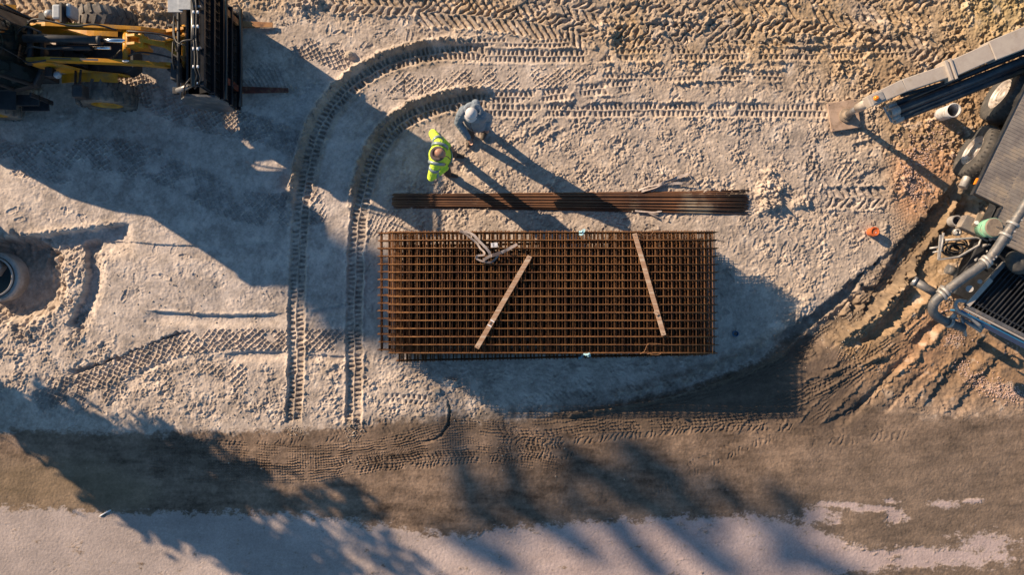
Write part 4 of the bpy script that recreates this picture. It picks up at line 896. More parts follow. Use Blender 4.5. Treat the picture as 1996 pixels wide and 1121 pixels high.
part('coupler_plate', MB().box((-5.93, 4.35, .85), (.08, .85, .7)).box((-6.0, 3.93, .9), (.16, .05, .6)).box((-6.0, 4.72, .9), (.16, .05, .6)).box((-5.85, 3.85, 1.25), (.2, .3, .22)), 'black', at, .01)
part('side_plate', MB().box((-5.78, 5.0, 1.55), (.26, .34, .03)).box((-5.60, 5.12, 1.57), (.24, .5, .03)), 'lamp', at, .004)
for y0, x1, f in ((5.10, -4.52, 0), (3.83, -4.22, 1)):
    o = part('fork', MB().bar((-5.2, y0, .10), (x1, y0, .075), .135, .05, wd2=.09, th2=.02).box((-5.16, y0, .5), (.05, .12, .85)), 'fork' if f == 0 else 'red', at, .004)  # lower fork wears the shade-darkened colour
for s, yy in ((-1, 3.52), (1, 5.12)):
    part('grab_cylinder', MB().cyl((-5.80, yy - .03, 1.42), (-5.52, yy, 1.60), .045, 16), 'steel', at)
    part('grab_rod', MB().cyl((-5.52, yy, 1.60), (-5.22, yy + .02, 1.78), .032, 12), 'chrome', at)
    for q_ in ((-5.84, yy - .03, 1.38), (-5.2, yy + .02, 1.8)): part('cylinder_lug', MB().box(q_, (.09, .12, .10)), 'black', at, .01)
hs_ = [[(-5.78, 4.2, 1.55), (-5.6, 4.05, 1.9), (-5.45, 4.15, 2.08), (-5.24, 4.18, 2.1)], [(-5.24, 4.18, 2.1), (-5.22, 3.9, 2.1), (-5.22, 3.7, 2.1), (-5.2, 3.58, 2.06), (-5.3, 3.45, 1.95), (-5.5, 3.42, 1.75)],
       [(-5.20, 4.2, 2.1), (-5.17, 3.9, 2.1), (-5.17, 3.7, 2.1), (-5.14, 3.52, 2.05), (-5.3, 3.40, 1.9)], [(-5.24, 4.2, 2.1), (-5.24, 4.6, 2.1), (-5.26, 4.8, 2.1), (-5.34, 5.0, 2.08), (-5.5, 5.15, 1.9)],
       [(-5.2, 4.2, 2.1), (-5.19, 4.6, 2.1), (-5.2, 4.8, 2.1), (-5.26, 5.05, 2.05), (-5.3, 5.2, 1.95)], [(-5.9, 4.5, 1.3), (-5.8, 4.6, 1.6), (-5.72, 4.3, 1.75), (-5.7, 4.1, 1.6)], [(-5.9, 4.7, 1.2), (-5.78, 4.75, 1.6), (-5.7, 4.5, 1.8), (-5.6, 4.2, 1.95), (-5.4, 4.1, 2.05)],
       [(-5.9, 4.0, 1.3), (-5.82, 3.85, 1.5), (-5.8, 4.0, 1.62), (-5.8, 4.3, 1.6)], [(-5.66, 3.4, 1.5), (-5.55, 3.5, 1.7), (-5.45, 3.6, 1.75), (-5.3, 3.62, 1.95)]]
for pts in hs_: part('hydraulic_hose', MB().tube(smooth_path(pts, 6), .014, 7), 'hose', at)
for y0 in (4.62, 4.9, 4.38, 4.0, 3.7):
    for x0 in (-5.24, -5.17): part('hose_fitting', MB().cyl((x0, y0, 2.1), (x0, y0 + .045, 2.1), .019, 8), 'white', at)
for y0 in (4.05, 4.75): part('hose_clamp', MB().box((-5.2, y0, 2.06), (.14, .03, .05)), 'steel', at)
at.location.x -= .12
# ------------------------------------------------------------------ lorry with concrete pump
au = Vector((math.cos(R(64)), math.sin(R(64)), 0)); an = Vector((-au.y, au.x, 0)); OO = Vector((8.27, 1.70, 0))
def T(u, v, z=0): return OO + au * u + an * v + Vector((0, 0, z))
AZ = math.atan2(au.y, au.x); RT = Matrix.Rotation(AZ, 3, 'Z')
tr = thing('pump_lorry', 'dusty concrete pump lorry with grate hopper and long beige outrigger at the right edge', 'lorry', tuple(T(1.5, -1.0)))
for u in (.98, 2.16): wheel(tr, T(u, -.10, .51), an, .53, .30, .29, 'tyre', 'hub', 36, .1, nuts=10, chev=False)
for u in (1.0, 2.18): wheel(tr, T(u, -1.9, .51), -an, .52, .32, .29, 'rubber', 'galv', 36, .1, nuts=10, chev=False)
part('chassis', MB().box(T(1.4, -1.1, .75), (6.2, .9, .3), rot=RT), 'black', tr, .02)
dk = MB().box(T(1.99, -.95, 1.25), (4.02, 1.9, .05), rot=RT); dk.box(T(-.3, -1.3, 1.247), (.6, 1.5, .05), rot=RT)
part('deck_plate', dk, 'deck', tr, .006)
mb = MB()
for k in range(30): mb.box(T(.06 + k * .064, -.28, 1.2785), (.018, .5, .006), rot=RT)
for k in range(20): mb.box(T(.5 + k * .064, -.28, 1.2785), (.018, .5, .006), rot=RT) if False else None
for k in range(40): mb.box(T(-.58 + k * .064, -.98, 1.2765), (.016, .82, .006), rot=RT)
part('deck_ribs', mb, 'deck', tr)
part('deck_edge', MB().box(T(1.9, .012, 1.24), (3.9, .02, .09), rot=RT).box(T(-.012, -.26, 1.24), (.02, .54, .09), rot=RT).box(T(-.3, -.545, 1.24), (.6, .02, .09), rot=RT), 'black', tr)
part('marker_light', MB().box(T(.22, .03, 1.2), (.12, .02, .06), rot=RT), 'orange_lens', tr)
part('mudguard', MB().box(T(1.6, -.36, 1.12), (2.6, .36, .02), rot=RT), 'black', tr)
part('hook_plate', MB().box(T(-.36, -.35, 1.1), (.26, .1, .03), rot=RT), 'mud', tr, .01); part('hook_disc', MB().cyl(T(-.42, -.34, 1.115), T(-.42, -.34, 1.14), .035), 'white', tr)
part('air_tank', MB().cyl(T(.25, -.1, .55), T(.62, -.1, .55), .08), 'galv', tr)
# outrigger
ob = [P(1689, 200, 1.3), P(1757, 169, 1.3), P(1840, 141, 1.3), P(1925, 103, 1.3), P(2080, 40, 1.3)]
og = part('outrigger_beam', MB().bar(ob[1], ob[2], .235, .22).bar(ob[2], ob[3] , .30, .26).bar(ob[3], ob[4], .36, .30, wd2=.40), 'beige', tr, .012)
part('outrigger_head', MB().bar(ob[0], ob[1], .20, .20, wd2=.235, th2=.23), 'beige', og, .01)
part('band_collar', MB().bar(ob[2] - (ob[2] - ob[1]).normalized() * .02, ob[2] + (ob[2] - ob[1]).normalized() * .035, .37, .32).bar(ob[2] + (ob[2] - ob[1]).normalized() * .07, ob[2] + (ob[2] - ob[1]).normalized() * .11, .38, .33), 'beige', og, .008)
part('lamp_box', MB().bar(P(1700, 195, 1.41), P(1722, 185, 1.41), .15, .03), 'galv', og, .006)
part('warning_lamp', MB().lathe([(.001, .05), (.035, .04), (.046, .0), (.046, -.03), (.001, -.03)], P(1708, 191, 1.44), (0, 0, 1), 20), 'orange_lens', og)
part('beam_pocket', MB().bar(P(1742, 182, 1.405), P(1756, 172, 1.405), .09, .01), 'galv', og)
part('side_rail', MB().bar(P(1757, 186, 1.25), P(1838, 162, 1.25), .05, .08), 'black', og)
jb = P(1645, 226, 0); jt = P(1692, 199, 1.25); part('jack_sleeve', MB().cyl(jb + (jt - jb) * .62, jt, .085, 24), 'beige', tr); part('jack_rod', MB().cyl(jb + Vector((0, 0, .1)), jb + (jt - jb) * .64, .055, 20), 'steel', tr)
fc = P(1642, 226, .0); fa = -.14
mb = MB().box(fc + Vector((0, 0, .05)), (.50, .47, .06), -fa * -1 + .0); o = part('foot_plate', MB().box(fc + Vector((0, 0, .06)), (.58, .56, .05), .155), 'plate', tr, .008)
part('ball_joint', MB().lathe([(.001, .13), (.06, .125), (.085, .09), (.09, .05), (.135, .04), (.135, .0), (.001, 0)], fc + Vector((.03, -.01, .085)), (0, 0, 1), 28, False), 'mud', o)
for sx in (-1, 1):
    for sy in (-1, 1): part('corner_hole', MB().cyl(fc + Matrix.Rotation(.17, 3, 'Z') @ Vector((sx * .25, sy * .24, .0)) + Vector((0, 0, .0855)), fc + Matrix.Rotation(.17, 3, 'Z') @ Vector((sx * .25, sy * .24, 0)) + Vector((0, 0, .0875)), .012, 10), 'ink', o)
# long black delivery tubes beside the outrigger
for (a, b, r, h) in (((1731, 208), (2030, 86), .055, 1.12), ((1737, 219), (2030, 104), .075, 1.16), ((1738, 230), (2030, 110), .06, 1.05), ((1744, 234), (2030, 121), .07, 1.0), ((1750, 228), (2030, 104), .06, .98)):
    A_, B_ = P(*a, h), P(*b, h); d_ = (B_ - A_).normalized(); o = part('delivery_hose', MB().cyl(A_ + d_ * .05, B_, r, 20), 'dark_blue', tr)
    part('hose_coupling', MB().lathe([(r * 1.12, -.02), (r * 1.12, .14), (r * .8, .14), (r * .8, -.02)], A_, d_, 22), 'galv', o)
part('strap_band', MB().bar(P(1722, 208, 1.18), P(1738, 238, 1.15), .03, .02), 'galv', tr)
# pump pipe with bends
def clampring(c, ax, r): return MB().lathe([(r + .028, -.025), (r + .028, .025), (r, .025), (r, -.025)], c, ax, 26)
pp = [P(2040, 330, 1.75), P(1996, 402, 1.70), P(1944, 484, 1.62), P(1920, 512, 1.6), P(1870, 548, 1.55), P(1838, 573, 1.5)]
part('pump_pipe', MB().tube(smooth_path(pp, 4), .083, 22), 'pipe_grey', tr)
el = smooth_path([P(1838, 573, 1.5), P(1822, 589, 1.45), P(1818, 606, 1.35), P(1830, 620, 1.2), P(1852, 630, 1.1), P(1878, 640, 1.05)], 5)
part('pipe_elbow', MB().tube(el, [.083] * 8 + [.078] * 18, 22), 'pipe_grey', tr)
part('pipe_stub', MB().cyl(P(1782, 548, 1.0), P(1824, 572, 1.1), .075, 22), 'pipe_grey', tr)
part('stub_end', MB().lathe([(.09, 0), (.09, .05), (.06, .05), (.06, 0)], P(1780, 547, 1.0), P(1824, 572, 1.1) - P(1782, 548, 1.0), 20), 'steel', tr)
for c, d_, r in ((P(1836, 575, 1.5), pp[4] - pp[5], .083), (P(1842, 569, 1.5), pp[4] - pp[5], .083), (P(1919, 513, 1.6), pp[3] - pp[4], .083), (P(1924, 508, 1.6), pp[3] - pp[4], .083), (P(1960, 459, 1.64), pp[1] - pp[2], .083), (P(1974, 437, 1.66), pp[1] - pp[2], .083), (P(1850, 628, 1.12), P(1878, 640, 1.05) - P(1830, 620, 1.2), .078), (P(1830, 568, 1.1), P(1824, 572, 1.1) - P(1782, 548, 1.0), .075)):
    o = part('clamp_ring', clampring(c, d_, r), 'galv', tr)
    part('clamp_lever', MB().bar(c + Vector((.0, .10, .05)), c + Vector((.12, .06, .08)), .03, .03), 'galv', o)
# hopper
G0, G1_, G3 = P(1882, 597, 1.35), P(1958, 512, 1.35), P(2052, 684, 1.35); e1 = G1_ - G0; e2 = G3 - G0; G2_ = G1_ + e2
hz = Vector((0, 0, 1))
mb = MB()
for k in range(22):
    s_ = (k + .5) / 22; mb.bar(G0 + e2 * s_ + e1 * .03, G0 + e2 * s_ + e1 * .97, .012, .045)
part('grate_bars', mb, 'black', tr)
part('grate_cross_bar', MB().bar(G0 + e1 * .12, G3 + e1 * .12, .025, .03).bar(G0 + e1 * .92, G3 + e1 * .92, .025, .03), 'black', tr)
hp = MB()
for a_, b_ in ((G0, G1_), (G1_, G2_), (G2_, G3), (G3, G0)): hp.bar(a_ - hz * .0, b_ - hz * .0, .07, .07)
part('hopper_rim', hp, 'pipe_grey', tr, .01)
cc = (G0 + G2_) / 2; lo_ = [cc + (p - cc) * .55 - hz * .75 for p in (G0, G1_, G2_, G3)]; up_ = [p - hz * .05 for p in (G0, G1_, G2_, G3)]
part('hopper_body', MB().add(up_ + lo_, [(i, (i + 1) % 4, 4 + (i + 1) % 4, 4 + i) for i in range(4)] + [(7, 6, 5, 4)]), 'black', tr)
part('rim_plate', MB().bar(G0 + e1 * .02 + hz * .045, G0 + e1 * .62 + hz * .045, .09, .015), 'beige', tr, .004)
part('rim_lip', MB().bar(G0 - e1.normalized() * .06 + hz * .02, G3 - e1.normalized() * .06 + hz * .02, .03, .05), 'beige', tr, .004)
part('rubber_flap', MB().bar(G0 - e1.normalized() * .1 - hz * .2, G3 - e1.normalized() * .1 - hz * .2, .03, .35), 'blue', tr, .004)
part('hinge_boss', MB().cyl(P(1890, 563, 1.45), P(1890, 563, 1.52), .06).cyl(P(1910, 549, 1.42), P(1910, 549, 1.46), .04), 'galv', tr)
part('hand_rail', MB().tube(smooth_path([P(1884, 588, 1.35), P(1868, 586, 1.35), P(1862, 594, 1.35), P(1868, 606, 1.3), P(1890, 618, 1.25), P(1912, 636, 1.2)], 5), .035, 10), 'galv', tr)
for k, (a, b, r) in enumerate((((1874, 617, 1.1), (1882, 655, 1.0), .03), ((1876, 622, 1.05), (1912, 646, 1.0), .035), ((1892, 630, 1.0), (1915, 640, 1.0), .05), ((1852, 622, 1.15), (1862, 612, 1.25), .035), ((1868, 560, 1.2), (1890, 525, 1.2), .03))): part('linkage_rod', MB().cyl(P(*a), P(*b), r, 10), 'galv', tr)
part('black_cover', MB().lathe([(.001, .1), (.16, .08), (.22, 0), (.001, -.02)], P(1982, 512, 1.4), (0.1, .3, 1), 24), 'rubber_dark', tr)
mb = MB(); rr = random.Random(3)
for k in range(26):
    x, y = rr.uniform(1925, 2010), rr.uniform(440, 540); mb.cyl(P(x, y, rr.uniform(.7, 1.1)), P(x + rr.uniform(-16, 16), y + rr.uniform(-16, 16), rr.uniform(.8, 1.2)), rr.uniform(.015, .05), 8)
part('pump_fittings', mb, 'black', tr)
part('pump_cylinder', MB().cyl(P(1900, 560, .7), P(2020, 430, .8), .13).cyl(P(1925, 575, .7), P(2040, 450, .8), .13), 'black', tr)
for k in range(16):
    x, y = rr.uniform(1905, 1975), rr.uniform(455, 520); mb = MB(); mb.cyl(P(x, y, rr.uniform(.9, 1.2)), P(x + rr.uniform(-12, 12), y + rr.uniform(-10, 10), rr.uniform(.9, 1.2)), rr.uniform(.012, .03), 8); part('pipe_fitting', mb, 'galv', tr)
# side tray, tube bracket with coiled hose
part('tray', MB().prism([(P(1872, 442, 1.05).x, P(1872, 442, 1.05).y), (P(1886, 418, 1.05).x, P(1886, 418, 1.05).y), (P(1920, 434, 1.05).x, P(1920, 434, 1.05).y), (P(1911, 460, 1.05).x, P(1911, 460, 1.05).y)], .86, 1.05), 'deck', tr, .01)
o = part('ring_socket', MB().lathe([(.10, -.18), (.10, 0), (.082, 0), (.082, -.18)], P(1866, 430, .92), (0, 0, 1), 26, False), 'galv', tr); part('socket_inside', MB().cyl(P(1866, 430, .78), P(1866, 430, .8), .084), 'ink', o)
part('valve', MB().lathe([(.03, 0), (.07, 0), (.07, .08), (.03, .08)], P(1863, 453, .85), (0, 0, 1), 20).cyl(P(1863, 453, .75), P(1863, 453, .98), .03), 'galv', tr)
fr_ = [(1839, 454), (1836, 478), (1829, 506), (1868, 501), (1908, 478), (1912, 465), (1902, 463), (1870, 466), (1842, 468)]
part('tube_bracket', MB().tube([P(x, y, 1.0) for x, y in fr_], .022, 10).bar(P(1830, 506, 1.0), P(1834, 458, 1.0), .05, .03).tube([P(1812, 484, .95), P(1834, 481, 1.0)], .018, 8).tube([P(1818, 492, .95), P(1838, 488, 1.0)], .014, 8), 'galv', tr)
mb = MB()
for k in range(9):
    r_ = rr.uniform(.09, .17); c0 = P(1862 + rr.uniform(-7, 12), 483 + rr.uniform(-7, 7), .8 + .02 * k); a0 = rr.uniform(0, 6)
    mb.tube([c0 + Vector((r_ * 1.3 * math.cos(a0 + a), r_ * .8 * math.sin(a0 + a), .02 * math.sin(2 * a))) for a in [q * math.pi / 10 for q in range(20)]], .014, 6, closed=True)
part('coiled_hose', mb, 'hose', tr)
part('lower_pipe', MB().tube(smooth_path([P(1896, 495, .6), P(1884, 510, .55), P(1874, 528, .5)], 4), .045, 12).tube(smooth_path([P(1906, 492, .6), P(1893, 512, .5), P(1880, 530, .45)], 4), .035, 12).cyl(P(1846, 524, .3), P(1862, 530, .3), .09), 'pipe_grey', tr)
# mint bucket standing on the tray
bk = thing('bucket', 'mint green plastic bucket with dusty brown lid on the lorry tray', 'bucket', P(1914, 446, 1.05))
b0 = P(1914, 447, 1.056); ax = Vector((.06, .02, 1)).normalized()
part('bucket_body', MB().lathe([(.145, 0), (.165, .33), (.15, .33), (.13, .01)], b0, ax, 32, True), 'green', bk)
part('rim_band', MB().lathe([(.172, .24), (.176, .33), (.162, .33), (.160, .24)], b0, ax, 32, False), 'green', bk); part('rim_band', MB().lathe([(.160, .12), (.164, .15), (.150, .15), (.150, .12)], b0, ax, 32, False), 'green', bk)
part('lid', MB().lathe([(.001, .325), (.001, .345), (.150, .350), (.165, .342), (.168, .325)], b0, ax, 32, False), 'mud', bk)
part('handle', MB().tube([b0 + ax * .25 + Vector((.168 * math.cos(a), .168 * math.sin(a), -.05 * math.sin((a - 2.4) / 2.0 * math.pi))) for a in [2.4 + k * .2 for k in range(11)]], .007, 6), 'green', bk)
part('stirring_wire', MB().tube([b0 + ax * .36 + Vector((.01, .02, 0)), b0 + ax * .36 + Vector((.14, -.03, .03))], .006, 6), 'ink', bk)
# ------------------------------------------------------------------ people
def baked(name, mb, mat, parent, voxel=.012, smooth=4, fac=.5):
    off = root_of(parent); me = mesh_from(name, mb, M[mat], off); o = bpy.data.objects.new(name, me); C.objects.link(o)
    m = o.modifiers.new('r', 'REMESH'); m.mode = 'VOXEL'; m.voxel_size = voxel; m.use_smooth_shade = True
    s = o.modifiers.new('s', 'SMOOTH'); s.iterations = smooth; s.factor = fac
    bpy.context.view_layer.update(); dg = bpy.context.evaluated_depsgraph_get(); nm = bpy.data.meshes.new_from_object(o.evaluated_get(dg))
    nm.name = name; o.modifiers.clear(); o.data = nm; nm.materials.clear(); nm.materials.append(M[mat]); nm.polygons.foreach_set('use_smooth', [True] * len(nm.polygons)); o.parent = parent
    return o
def limb(mb, pts, rs, n=14):
    """closed tapered tube with round ends"""
    pts = [Vector(p) for p in pts]; a = (pts[0] - pts[1]).normalized(); b = (pts[-1] - pts[-2]).normalized()
    P_ = [pts[0] + a * rs[0] * .85, pts[0] + a * rs[0] * .5] + pts + [pts[-1] + b * rs[-1] * .5, pts[-1] + b * rs[-1] * .85]
    return mb.tube(P_, [rs[0] * .35, rs[0] * .82] + list(rs) + [rs[-1] * .82, rs[-1] * .35], n)
def torso(mb, secs, F, Sd):
    """elliptical sections: (centre, half depth, half width)"""
    n = 24; vs = []
    for c, dp, wd_ in secs:
        for k in range(n):
            a = 2 * math.pi * k / n; vs.append(Vector(c) + F * (dp * math.cos(a)) + Sd * (wd_ * math.sin(a)))
    fs = [(i * n + k, i * n + (k + 1) % n, (i + 1) * n + (k + 1) % n, (i + 1) * n + k) for i in range(len(secs) - 1) for k in range(n)]
    fs += [tuple(range(n))[::-1], tuple((len(secs) - 1) * n + k for k in range(n))]
    return mb.add(vs, fs, True)
def hand(mb, wrist, d, side, curl=.6):
    """palm, four unequal fingers and a side thumb; d = direction of the fingers, side = thumb side"""
    d = d.normalized(); side = (side - d * side.dot(d)).normalized(); nn = d.cross(side)
    pc = wrist + d * .05
    limb(mb, [wrist, wrist + d * .035, wrist + d * .085], [.026, .034, .036], 12)
    for k, L in enumerate((.068, .078, .073, .056)):
        b = wrist + d * .085 + side * (.027 - .018 * k); m1 = b + (d * math.cos(curl * .5) + nn * math.sin(curl * .5)) * L * .5; e = m1 + (d * math.cos(curl * 1.3) + nn * math.sin(curl * 1.3)) * L * .5
        limb(mb, [b, m1, e], [.0095, .0088, .0078], 8)
    b = wrist + d * .03 + side * .028; m1 = b + (d * .6 + side * .7) * .035; limb(mb, [b, m1, m1 + (d * .9 + side * .25 + nn * .3) * .034], [.012, .0105, .0085], 8)
def head(mb, c, fw, up):
    sd_ = fw.cross(up).normalized(); n, m = 20, 12; vs = []; fs = []
    secs = []
    for z_, dp, wd_, sh in ((-.115, .035, .03, .05), (-.10, .055, .048, .035), (-.06, .078, .062, .012), (-.02, .090, .072, .0), (.03, .098, .077, -.004), (.07, .094, .073, -.008), (.10, .072, .058, -.008), (.118, .04, .033, -.008), (.123, .012, .01, -.008)):
        secs.append((c + up * z_ + fw * sh, dp, wd_))
    torso(mb, secs, fw, sd_)
    limb(mb, [c + fw * .088 + up * .02, c + fw * .112 - up * .03], [.010, .017], 8)           # nose
    limb(mb, [c + fw * .088 + sd_ * .02 - up * .062, c + fw * .088 - sd_ * .02 - up * .062], [.010, .010], 8)   # mouth
    for s in (-1, 1):
        limb(mb, [c + sd_ * (s * .078) + up * .02 - fw * .01, c + sd_ * (s * .076) - up * .03], [.014, .011], 8)      # ears
        limb(mb, [c + fw * .088 + sd_ * (s * .018) + up * .037, c + fw * .078 + sd_ * (s * .05) + up * .035], [.009, .008], 8)   # brow
def person(name, lab, base, F, feet, pelvis, chest, neck, headc, hf, elb, wri, jm, tm, size=1.0, hood=False, hdir=None):
    """joints in world metres; feet / elb / wri are (right, left)"""
    F = Vector(F).normalized(); Sd = F.cross(Vector((0, 0, 1))).normalized(); V = Vector     # Sd = the person's right
    r = thing(name, lab, 'person', base)
    pelvis, chest, neck, headc = V(pelvis), V(chest), V(neck), V(headc); hf = V(hf).normalized(); up = Vector((0, 0, 1)); up = (up - hf * up.dot(hf)).normalized()
    sh = [chest + Sd * (s * .19) + Vector((0, 0, .12)) for s in (1, -1)]; hip = [pelvis + Sd * (s * .10) for s in (1, -1)]
    mb = MB()
    torso(mb, [(pelvis - V((0, 0, .08)), .09, .13), (pelvis, .11, .155), (pelvis.lerp(chest, .45), .095, .135), (chest, .115, .165), (chest + V((0, 0, .12)), .09, .16), (neck - V((0, 0, .02)), .06, .075), (neck, .055, .055)], F, Sd)
    limb(mb, [neck - V((0, 0, .05)), headc - up * .07], [.058, .055])
    head(mb, headc, hf, up)
    kn = []
    for i in (0, 1):
        k = hip[i].lerp(V(feet[i]) + V((0, 0, .09)), .5) + F * .03; kn.append(k); ank = V(feet[i]) + V((0, 0, .09))
        limb(mb, [hip[i], k, ank], [.085, .055, .038]); limb(mb, [ank - V((0, 0, .045)), V(feet[i]) + F * .12 + V((0, 0, .04))], [.036, .03])
        limb(mb, [sh[i], V(elb[i]), V(wri[i])], [.052, .042, .028])
        d_ = hdir[i] if hdir else (V(wri[i]) - V(elb[i])).normalized(); hand(mb, V(wri[i]), V(d_), F.cross(V((0, 0, 1))) * (-1 if i == 0 else 1))
    b = baked('body', mb, 'skin', r, .0065, 2, .4)
    mb = MB()
    for i in (0, 1):
        ank = V(feet[i]) + V((0, 0, .10)); limb(mb, [hip[i], hip[i].lerp(kn[i], .5), kn[i], kn[i].lerp(ank, .5), ank + V((0, 0, .02))], [.118, .10, .082, .078, .072])
    torso(mb, [(pelvis - V((0, 0, .13)), .12, .18), (pelvis, .135, .19), (pelvis + V((0, 0, .10)), .125, .175)], F, Sd)
    baked('trousers', mb, tm, r, .014, 3)
    for i in (0, 1):
        f_ = V(feet[i]); mb = MB(); limb(mb, [f_ + V((0, 0, .13)), f_ + V((0, 0, .05)) - F * .01], [.058, .055]); limb(mb, [f_ - F * .05 + V((0, 0, .045)), f_ + F * .07 + V((0, 0, .045)), f_ + F * .17 + V((0, 0, .035))], [.045, .05, .038])
        baked('boot', mb, 'boot', r, .009, 2)
    mb = MB()
    torso(mb, [(pelvis - V((0, 0, .12)), .165, .215), (pelvis, .175, .225), (pelvis.lerp(chest, .5), .17, .215), (chest, .175, .225), (chest + V((0, 0, .08)), .165, .225), (chest + V((0, 0, .14)), .14, .19), (chest + V((0, 0, .19)), .10, .12), (neck - V((0, 0, .0)), .08, .085)], F, Sd)
    for i in (0, 1):
        w_ = V(wri[i]); e_ = V(elb[i]); limb(mb, [sh[i] - Sd * ((1, -1)[i] * .03), sh[i].lerp(e_, .5), e_, e_.lerp(w_, .5), w_], [.098, .088, .080, .070, .056])
    jk = baked('jacket', mb, jm, r, .011, 3)
    return r, b, jk, dict(F=F, Sd=Sd, sh=sh, neck=neck, head=headc, hf=hf, up=up, chest=chest, pelvis=pelvis, kn=kn)
V = Vector
# man in hi-vis jacket, bald, hands in front pockets
F1 = V((.98, -.2, 0)).normalized()
py_, b_, jk_, J = person('person', 'bald man in a bright yellow hi-vis jacket standing with elbows out, seen from above', (-1.2, 2.4, 0), F1,
    ((-1.24, 2.20, .0), (-1.12, 2.58, .0)), (-1.27, 2.38, .93), (-1.31, 2.36, 1.30), (-1.29, 2.35, 1.52), (-1.255, 2.335, 1.66), (.80, -.33, -.30),
    ((-1.46, 1.99, 1.16), (-1.43, 2.78, 1.18)), ((-1.20, 2.18, 1.02), (-1.16, 2.58, 1.02)), 'hivis', 'navy')
c = J['neck'] + V((-.015, .0, .015)); tl = Matrix.Rotation(-.25, 3, 'Y')
part('neck_scarf', MB().lathe([(.001, .0), (.09, -.01), (.10, -.05), (.001, -.06)], c + V((.0, 0, -.0)), (0, 0, 1), 24), 'dark_cloth', py_)
part('collar', MB().tube([c + tl @ V((.105 * math.cos(a), .10 * math.sin(a), .0)) for a in [k * math.pi / 12 for k in range(24)]], .036, 10, closed=True), 'dark_cloth', py_)
part('collar_lining', MB().tube([c + V((-.02, 0, -.02)) + tl @ V((.13 * math.cos(a), .125 * math.sin(a), -.03)) for a in [k * math.pi / 12 for k in range(24)]], .03, 10, closed=True), 'hivis', py_)
def armband(a, b, t, r, nm='reflective_band', w_=.055):
    a, b = V(a), V(b); d = (b - a).normalized(); c_ = a.lerp(b, t); return MB().lathe([(r, -w_ / 2), (r + .002, 0), (r, w_ / 2), (r - .03, w_ / 2), (r - .03, -w_ / 2)], c_, d, 26)
for i, e_ in enumerate(((-1.46, 1.99, 1.16), (-1.43, 2.78, 1.18))):
    part('reflective_band', armband(J['sh'][i], e_, .28, .101), 'reflect', py_); 
    part('reflective_band', armband(e_, ((-1.20, 2.18, 1.02), (-1.16, 2.58, 1.02))[i], .30, .083), 'reflect', py_)
for s in (1, -1):
    q = J['chest'] + J['Sd'] * (s * .145) + V((0, 0, .075)); part('reflective_band', MB().lathe([(.152, -.026), (.156, 0), (.152, .026), (.13, .026), (.13, -.026)], q, (J['Sd'] + V((0, 0, -.25 * s))).normalized(), 30), 'reflect', py_)
mb = MB(); n = 40
def bandring(c_, dp, wd_, h_):
    vs = []; 
    for z_ in (-h_ / 2, h_ / 2):
        for rr_ in (1.0, .93):
            for k in range(n): a = 2 * math.pi * k / n; vs.append(c_ + J['F'] * (dp * rr_ * math.cos(a)) + J['Sd'] * (wd_ * rr_ * math.sin(a)) + V((0, 0, z_)))
    fs = []
    for k in range(n):
        k2 = (k + 1) % n; fs += [(k, k2, 2 * n + k2, 2 * n + k), (n + k2, n + k, 3 * n + k, 3 * n + k2), (k2, k, n + k, n + k2), (2 * n + k, 2 * n + k2, 3 * n + k2, 3 * n + k)]
    return MB().add(vs, fs, True)
part('reflective_band', bandring(J['pelvis'] + V((0, 0, .06)), .182, .232, .055), 'reflect', py_)
part('reflective_band', bandring(J['pelvis'] + V((0, 0, -.06)), .180, .230, .055), 'reflect', py_)
for dy in (-.04,): part('zip', MB().tube([J['neck'] + J['F'] * .10 - V((0, 0, .05)), J['chest'] + J['F'] * .178 + V((0, 0, .05)), J['chest'] + J['F'] * .182 - V((0, 0, .12)), J['pelvis'] + J['F'] * .183], .007, 6), 'ink', py_)
for s in (1,):
    q = J['chest'] + J['Sd'] * .12; part('pocket_seam', MB().tube([q + J['F'] * .165 + V((0, 0, .04)), q + J['F'] * .15 + J['Sd'] * .04 + V((0, 0, .05))], .006, 6), 'ink', py_)
q = J['pelvis'].lerp(J['chest'], .3) + J['Sd'] * .13; part('pocket_seam', MB().tube([q + J['F'] * .16, q + J['F'] * .135 + J['Sd'] * .06], .006, 6), 'ink', py_)
hc = J['head']; part('hair', MB().lathe([(.074, -.03), (.081, .01), (.082, .045), (.072, .045), (.068, -.02)], hc - J['hf'] * .014 - J['up'] * .012, J['up'], 26), 'hair', py_)
# man in grey hooded jacket and white cap
F2 = V((-.30, -.95, 0)).normalized()
pg_, b_, jk_, J = person('person', 'man in a blue-grey hooded jacket and white cap standing in the crawler rut', (-.7, 3.0, 0), F2,
    ((-.80, 2.92, .0), (-.52, 3.06, .0)), (-.66, 3.03, .93), (-.69, 3.09, 1.30), (-.695, 3.07, 1.52), (-.705, 3.03, 1.665), (-.22, -.90, -.45),
    ((-.97, 2.98, 1.14), (-.42, 3.08, 1.10)), ((-.80, 2.74, .98), (-.46, 2.92, .92)), 'grey_jacket', 'navy', hdir=(V((.45, -.75, -.35)), V((0, -.5, -.8))))
c = J['neck'] - J['F'] * .045 + V((0, 0, -.005))
mb = MB()
for k in range(15):
    pass
hd = [c + J['Sd'] * (.135 * math.sin(a)) - J['F'] * (.09 * math.cos(a)) + V((0, 0, -.03 * abs(math.sin(a)))) for a in [-2.0 + k * .29 for k in range(15)]]
limb(mb, hd, [.035 + .03 * math.sin(k / 14 * math.pi) for k in range(15)], 10)
limb(mb, [c - J['F'] * .06, c - J['F'] * .15 - V((0, 0, .05)), c - J['F'] * .17 - V((0, 0, .13))], [.075, .08, .04])
baked('hood', mb, 'grey_jacket', pg_, .010, 3)
hc = J['head']; hf, up = J['hf'], J['up']
